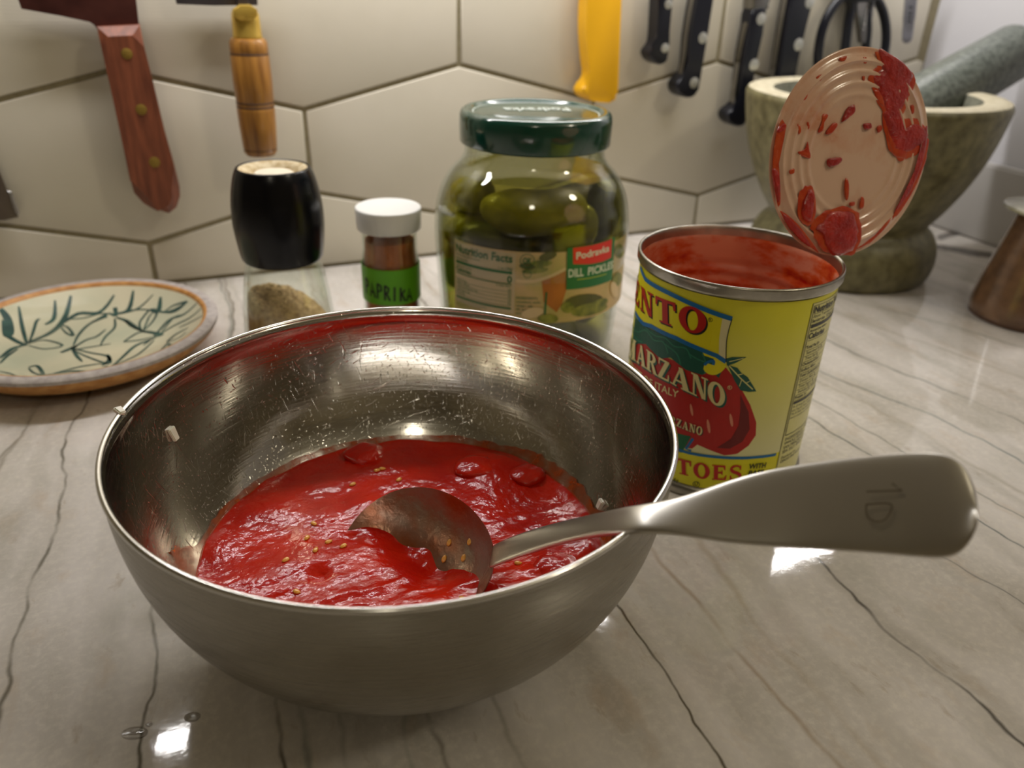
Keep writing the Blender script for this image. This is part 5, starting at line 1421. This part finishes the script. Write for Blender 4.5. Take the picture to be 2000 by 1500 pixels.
# --- bench scraper corner at the left edge
base = ony(-20, 380, WALL_Y-.008)
bs = root('bench_scraper', base, 'grey metal scraper, only its lower corner seen at the left edge', 'scraper')
prism('metal_plate', wp([(-90, 160), (-60, 170), (0, 338), (14, 372), (34, 414), (36, 424), (10, 429), (-110, 436)], WALL_Y-.008), WALL_Y-.0095, WALL_Y-.0065, mat('dull_grey_metal', C(118, 108, 100), .35, metal=.85, var=.2, vscale=60), bs, .0007, 2, 1, base)
prism('folded_edge', wp([(14, 372), (22, 374), (38, 416), (33, 421), (30, 414)], WALL_Y-.0105), WALL_Y-.0115, WALL_Y-.0094, M_BLADE, bs, .0004, 1, 1, base)
# --- yellow handled knife
base = ony(1178, 100, HY0); base.y = HY1
kn = root('yellow_knife', base, 'kitchen knife with a bright yellow plastic handle above the pickle jar', 'knife')
prism('handle', wp([(1150, -60), (1147, 0), (1145, 60), (1149, 115), (1152, 150), (1140, 168), (1136, 182), (1146, 194), (1168, 199), (1192, 201), (1203, 196), (1207, 180), (1210, 100), (1214, 0), (1216, -60)]), HY0, HY1, M_YELH, kn, .0050, 5, 3, base, 60)
prism('blade', wp([(1155, -30), (1208, -30), (1208, -110), (1150, -110)], WALL_Y-.014), WALL_Y-.015, WALL_Y-.013, M_BLADE, kn, .0004, 1, 1, base)
# --- black handled knives
def knife(outline, riv, blade, label, tang=None, bolster=None, rpx=8.5):
    cx = sum(p[0] for p in outline)/len(outline); cy = sum(p[1] for p in outline)/len(outline)
    base = ony(cx, cy, HY0); base.y = HY1
    kn = root('kitchen_knife', base, label, 'knife', 'black handled knives on the wall')
    prism('handle', wp(outline), HY0, HY1, M_BLACKH, kn, .0030, 4, 2, base, 60)
    rivets(kn, base, riv, rpx, HY0, M_RIVET)
    if tang: prism('tang', wp(tang, HY0+.005), HY0+.005, HY1-.004, M_BLADE, kn, .0004, 1, 2, base)
    if bolster: prism('bolster', wp(bolster), HY0+.0005, HY1, M_BLADE, kn, .002, 3, 1, base)
    if blade: prism('blade', wp(blade, WALL_Y-.014), WALL_Y-.0152, WALL_Y-.0132, M_BLADE, kn, .0004, 1, 1, base)
knife([(1290, -50), (1287, 0), (1284, 55), (1281, 84), (1271, 98), (1269, 108), (1276, 120), (1290, 127), (1302, 122), (1307, 108), (1308, 60), (1314, 0), (1318, -50)], ((1306, 8), (1299, 94)), [(1290, -40), (1316, -40), (1320, -120), (1290, -120)],
      'shortest black handled knife, first of the row beside the yellow one', None, None, 7.5)
knife([(1374, -60), (1362, 0), (1350, 70), (1346, 120), (1341, 142), (1326, 158), (1322, 172), (1328, 186), (1345, 192), (1358, 188), (1364, 176), (1372, 130), (1382, 70), (1393, 0), (1403, -60)], ((1373, 74), (1356, 162)), [(1376, -50), (1400, -50), (1410, -140), (1370, -140)],
      'black handled knife, second of the row, hanging free of the mortar', [(1366, -60), (1355, 0), (1343, 70), (1338, 120), (1331, 148), (1342, 150), (1356, 70), (1376, -60)])
knife([(1473, 16), (1467, 50), (1456, 105), (1449, 160), (1445, 200), (1428, 214), (1421, 226), (1426, 240), (1442, 248), (1456, 244), (1461, 226), (1468, 180), (1478, 120), (1490, 66), (1500, 16)], ((1487, 37), (1473, 127)), [(1474, 5), (1502, 5), (1520, -120), (1470, -120)],
      'black handled knife with a steel bolster, third of the row by the mortar', [(1470, 10), (1462, 40), (1449, 95), (1440, 150), (1433, 205), (1446, 205), (1460, 100), (1480, 12)], [(1471, 18), (1503, 18), (1505, -20), (1474, -20)], 9)
knife([(1560, -60), (1547, 0), (1538, 50), (1530, 100), (1522, 160), (1518, 220), (1510, 245), (1540, 250), (1546, 210), (1554, 148), (1566, 88), (1578, 40), (1588, 0), (1602, -60)], ((1582, 4), (1560, 87), (1540, 170)), [(1562, -50), (1600, -50), (1612, -140), (1560, -140)],
      'black handled knife, last of the row, half hidden behind the mortar rim', [(1550, -60), (1537, 0), (1528, 50), (1519, 100), (1511, 160), (1524, 160), (1536, 70), (1556, -60)], None, 9)
# --- scissors
base = ony(1690, 60, HY0); base.y = HY1
sc = root('kitchen_scissors', base, 'kitchen scissors with black plastic loops and a toothed steel grip', 'scissors')
def loop(outer, name):
    pts = smooth_poly(wp(outer), 4)
    V, F = tube_data([(p[0]-base.x, HY0+.007-base.y, p[1]-base.z) for p in pts]+[(pts[0][0]-base.x, HY0+.007-base.y, pts[0][1]-base.z)], .0048, 12, False)
    return mesh(name, V, F, M_BLACKH, sc)
loop([(1660, -8), (1632, 22), (1614, 66), (1607, 120), (1612, 165), (1632, 176), (1650, 150), (1660, 100), (1666, 50), (1672, 10)], 'handle_loop')
loop([(1716, -6), (1734, 22), (1741, 66), (1736, 112), (1722, 140), (1706, 138), (1700, 110), (1704, 60), (1704, 20)], 'handle_loop')
prism('steel_grip', wp([(1672, -40), (1712, -40), (1706, 0), (1703, 30), (1694, 60), (1688, 84), (1680, 84), (1676, 50), (1672, 20)], HY0+.006), HY0+.004, HY0+.010, M_BLADE, sc, .0008, 2, 1, base)
for k in range(7):
    q = ony(1697-1.6*k, 4+9*k, HY0+.003)
    V, F = lathe_data([(0, .0012), (.0009, .0008), (.0013, 0), (.0013, -.003)], 8)
    mesh('grip_tooth', [(v[0], -v[2], v[1]) for v in V], [f[::-1] for f in F], M_BLADE, sc, loc=q-base)
prism('pivot_bridge', wp([(1656, -60), (1722, -60), (1722, -4), (1706, 4), (1672, 6), (1656, -2)]), HY0, HY1, M_BLACKH, sc, .003, 3, 1, base)
# --- marker pen
p0, p1 = ony(1783, -40, HY0+.004), ony(1771, 84, HY0+.004)
pn = root('marker_pen', p1, 'grey marker pen clipped to the wall at the far right of the tools', 'pen')
dv = (p0-p1); LM_ = dv.length; Mp = dv.normalized().to_track_quat('Z', 'Y').to_matrix()
V, F = lathe_data([(0, 0), (.0030, .0004), (.0048, .003), (.0054, .008), (.0056, LM_*.36), (.0060, LM_*.37), (.0062, LM_)], 32)
mesh('barrel', [Mp @ Vector(v) for v in V], F, mat('silver_plastic', C(150, 150, 160), .35, metal=.2, var=.06), pn, sharp=40)
s = Sheet()
for y_, h_ in ((12, 5), (24, 4), (32, 4), (40, 4)): s.poly([(1774.5-y_*.1+1, y_), (1784-y_*.1, y_), (1784-y_*.1, y_+h_), (1774.5-y_*.1+1, y_+h_)])
s.build('printed_marks', lambda u, v: ony(u, v, HY0-.0026)-p1, None, mat('pen_print', C(60, 62, 70), .5, var=.1), pn)

# ================================================================== WATER DROPS ON THE STONE
M_WATER = mat('water', (0.9, 0.9, 0.9, 1), 0.03)
nt = M_WATER.node_tree; nt.nodes['Principled BSDF'].inputs['Transmission Weight'].default_value = 1.0; nt.nodes['Principled BSDF'].inputs['IOR'].default_value = 1.33
for (x, y, a, b_, lab_) in ((263, 1432, .0046, .0028, 'oval water drop on the marble at lower left, nearest the edge'), (291, 1415, .0013, .0010, 'tiny water drop beside the oval drop on the marble'), (376, 1400, .0030, .0022, 'round water drop on the marble just left of the bowl shadow')):
    p = onz(x, y, 0)
    prof = [(0, 1), (.5, .9), (.8, .6), (.95, .25), (1, 0)]
    V, F = lathe_data(prof[::-1], 28)
    o = mesh('water_drop', [(v[0]*a, v[1]*b_, v[2]*.0005) for v in V], F, M_WATER, None, loc=(p.x, p.y, .00002))
    o.rotation_euler = (0, 0, -YAW)
    tag(o, lab_, 'water drop', 'water drops on the marble')
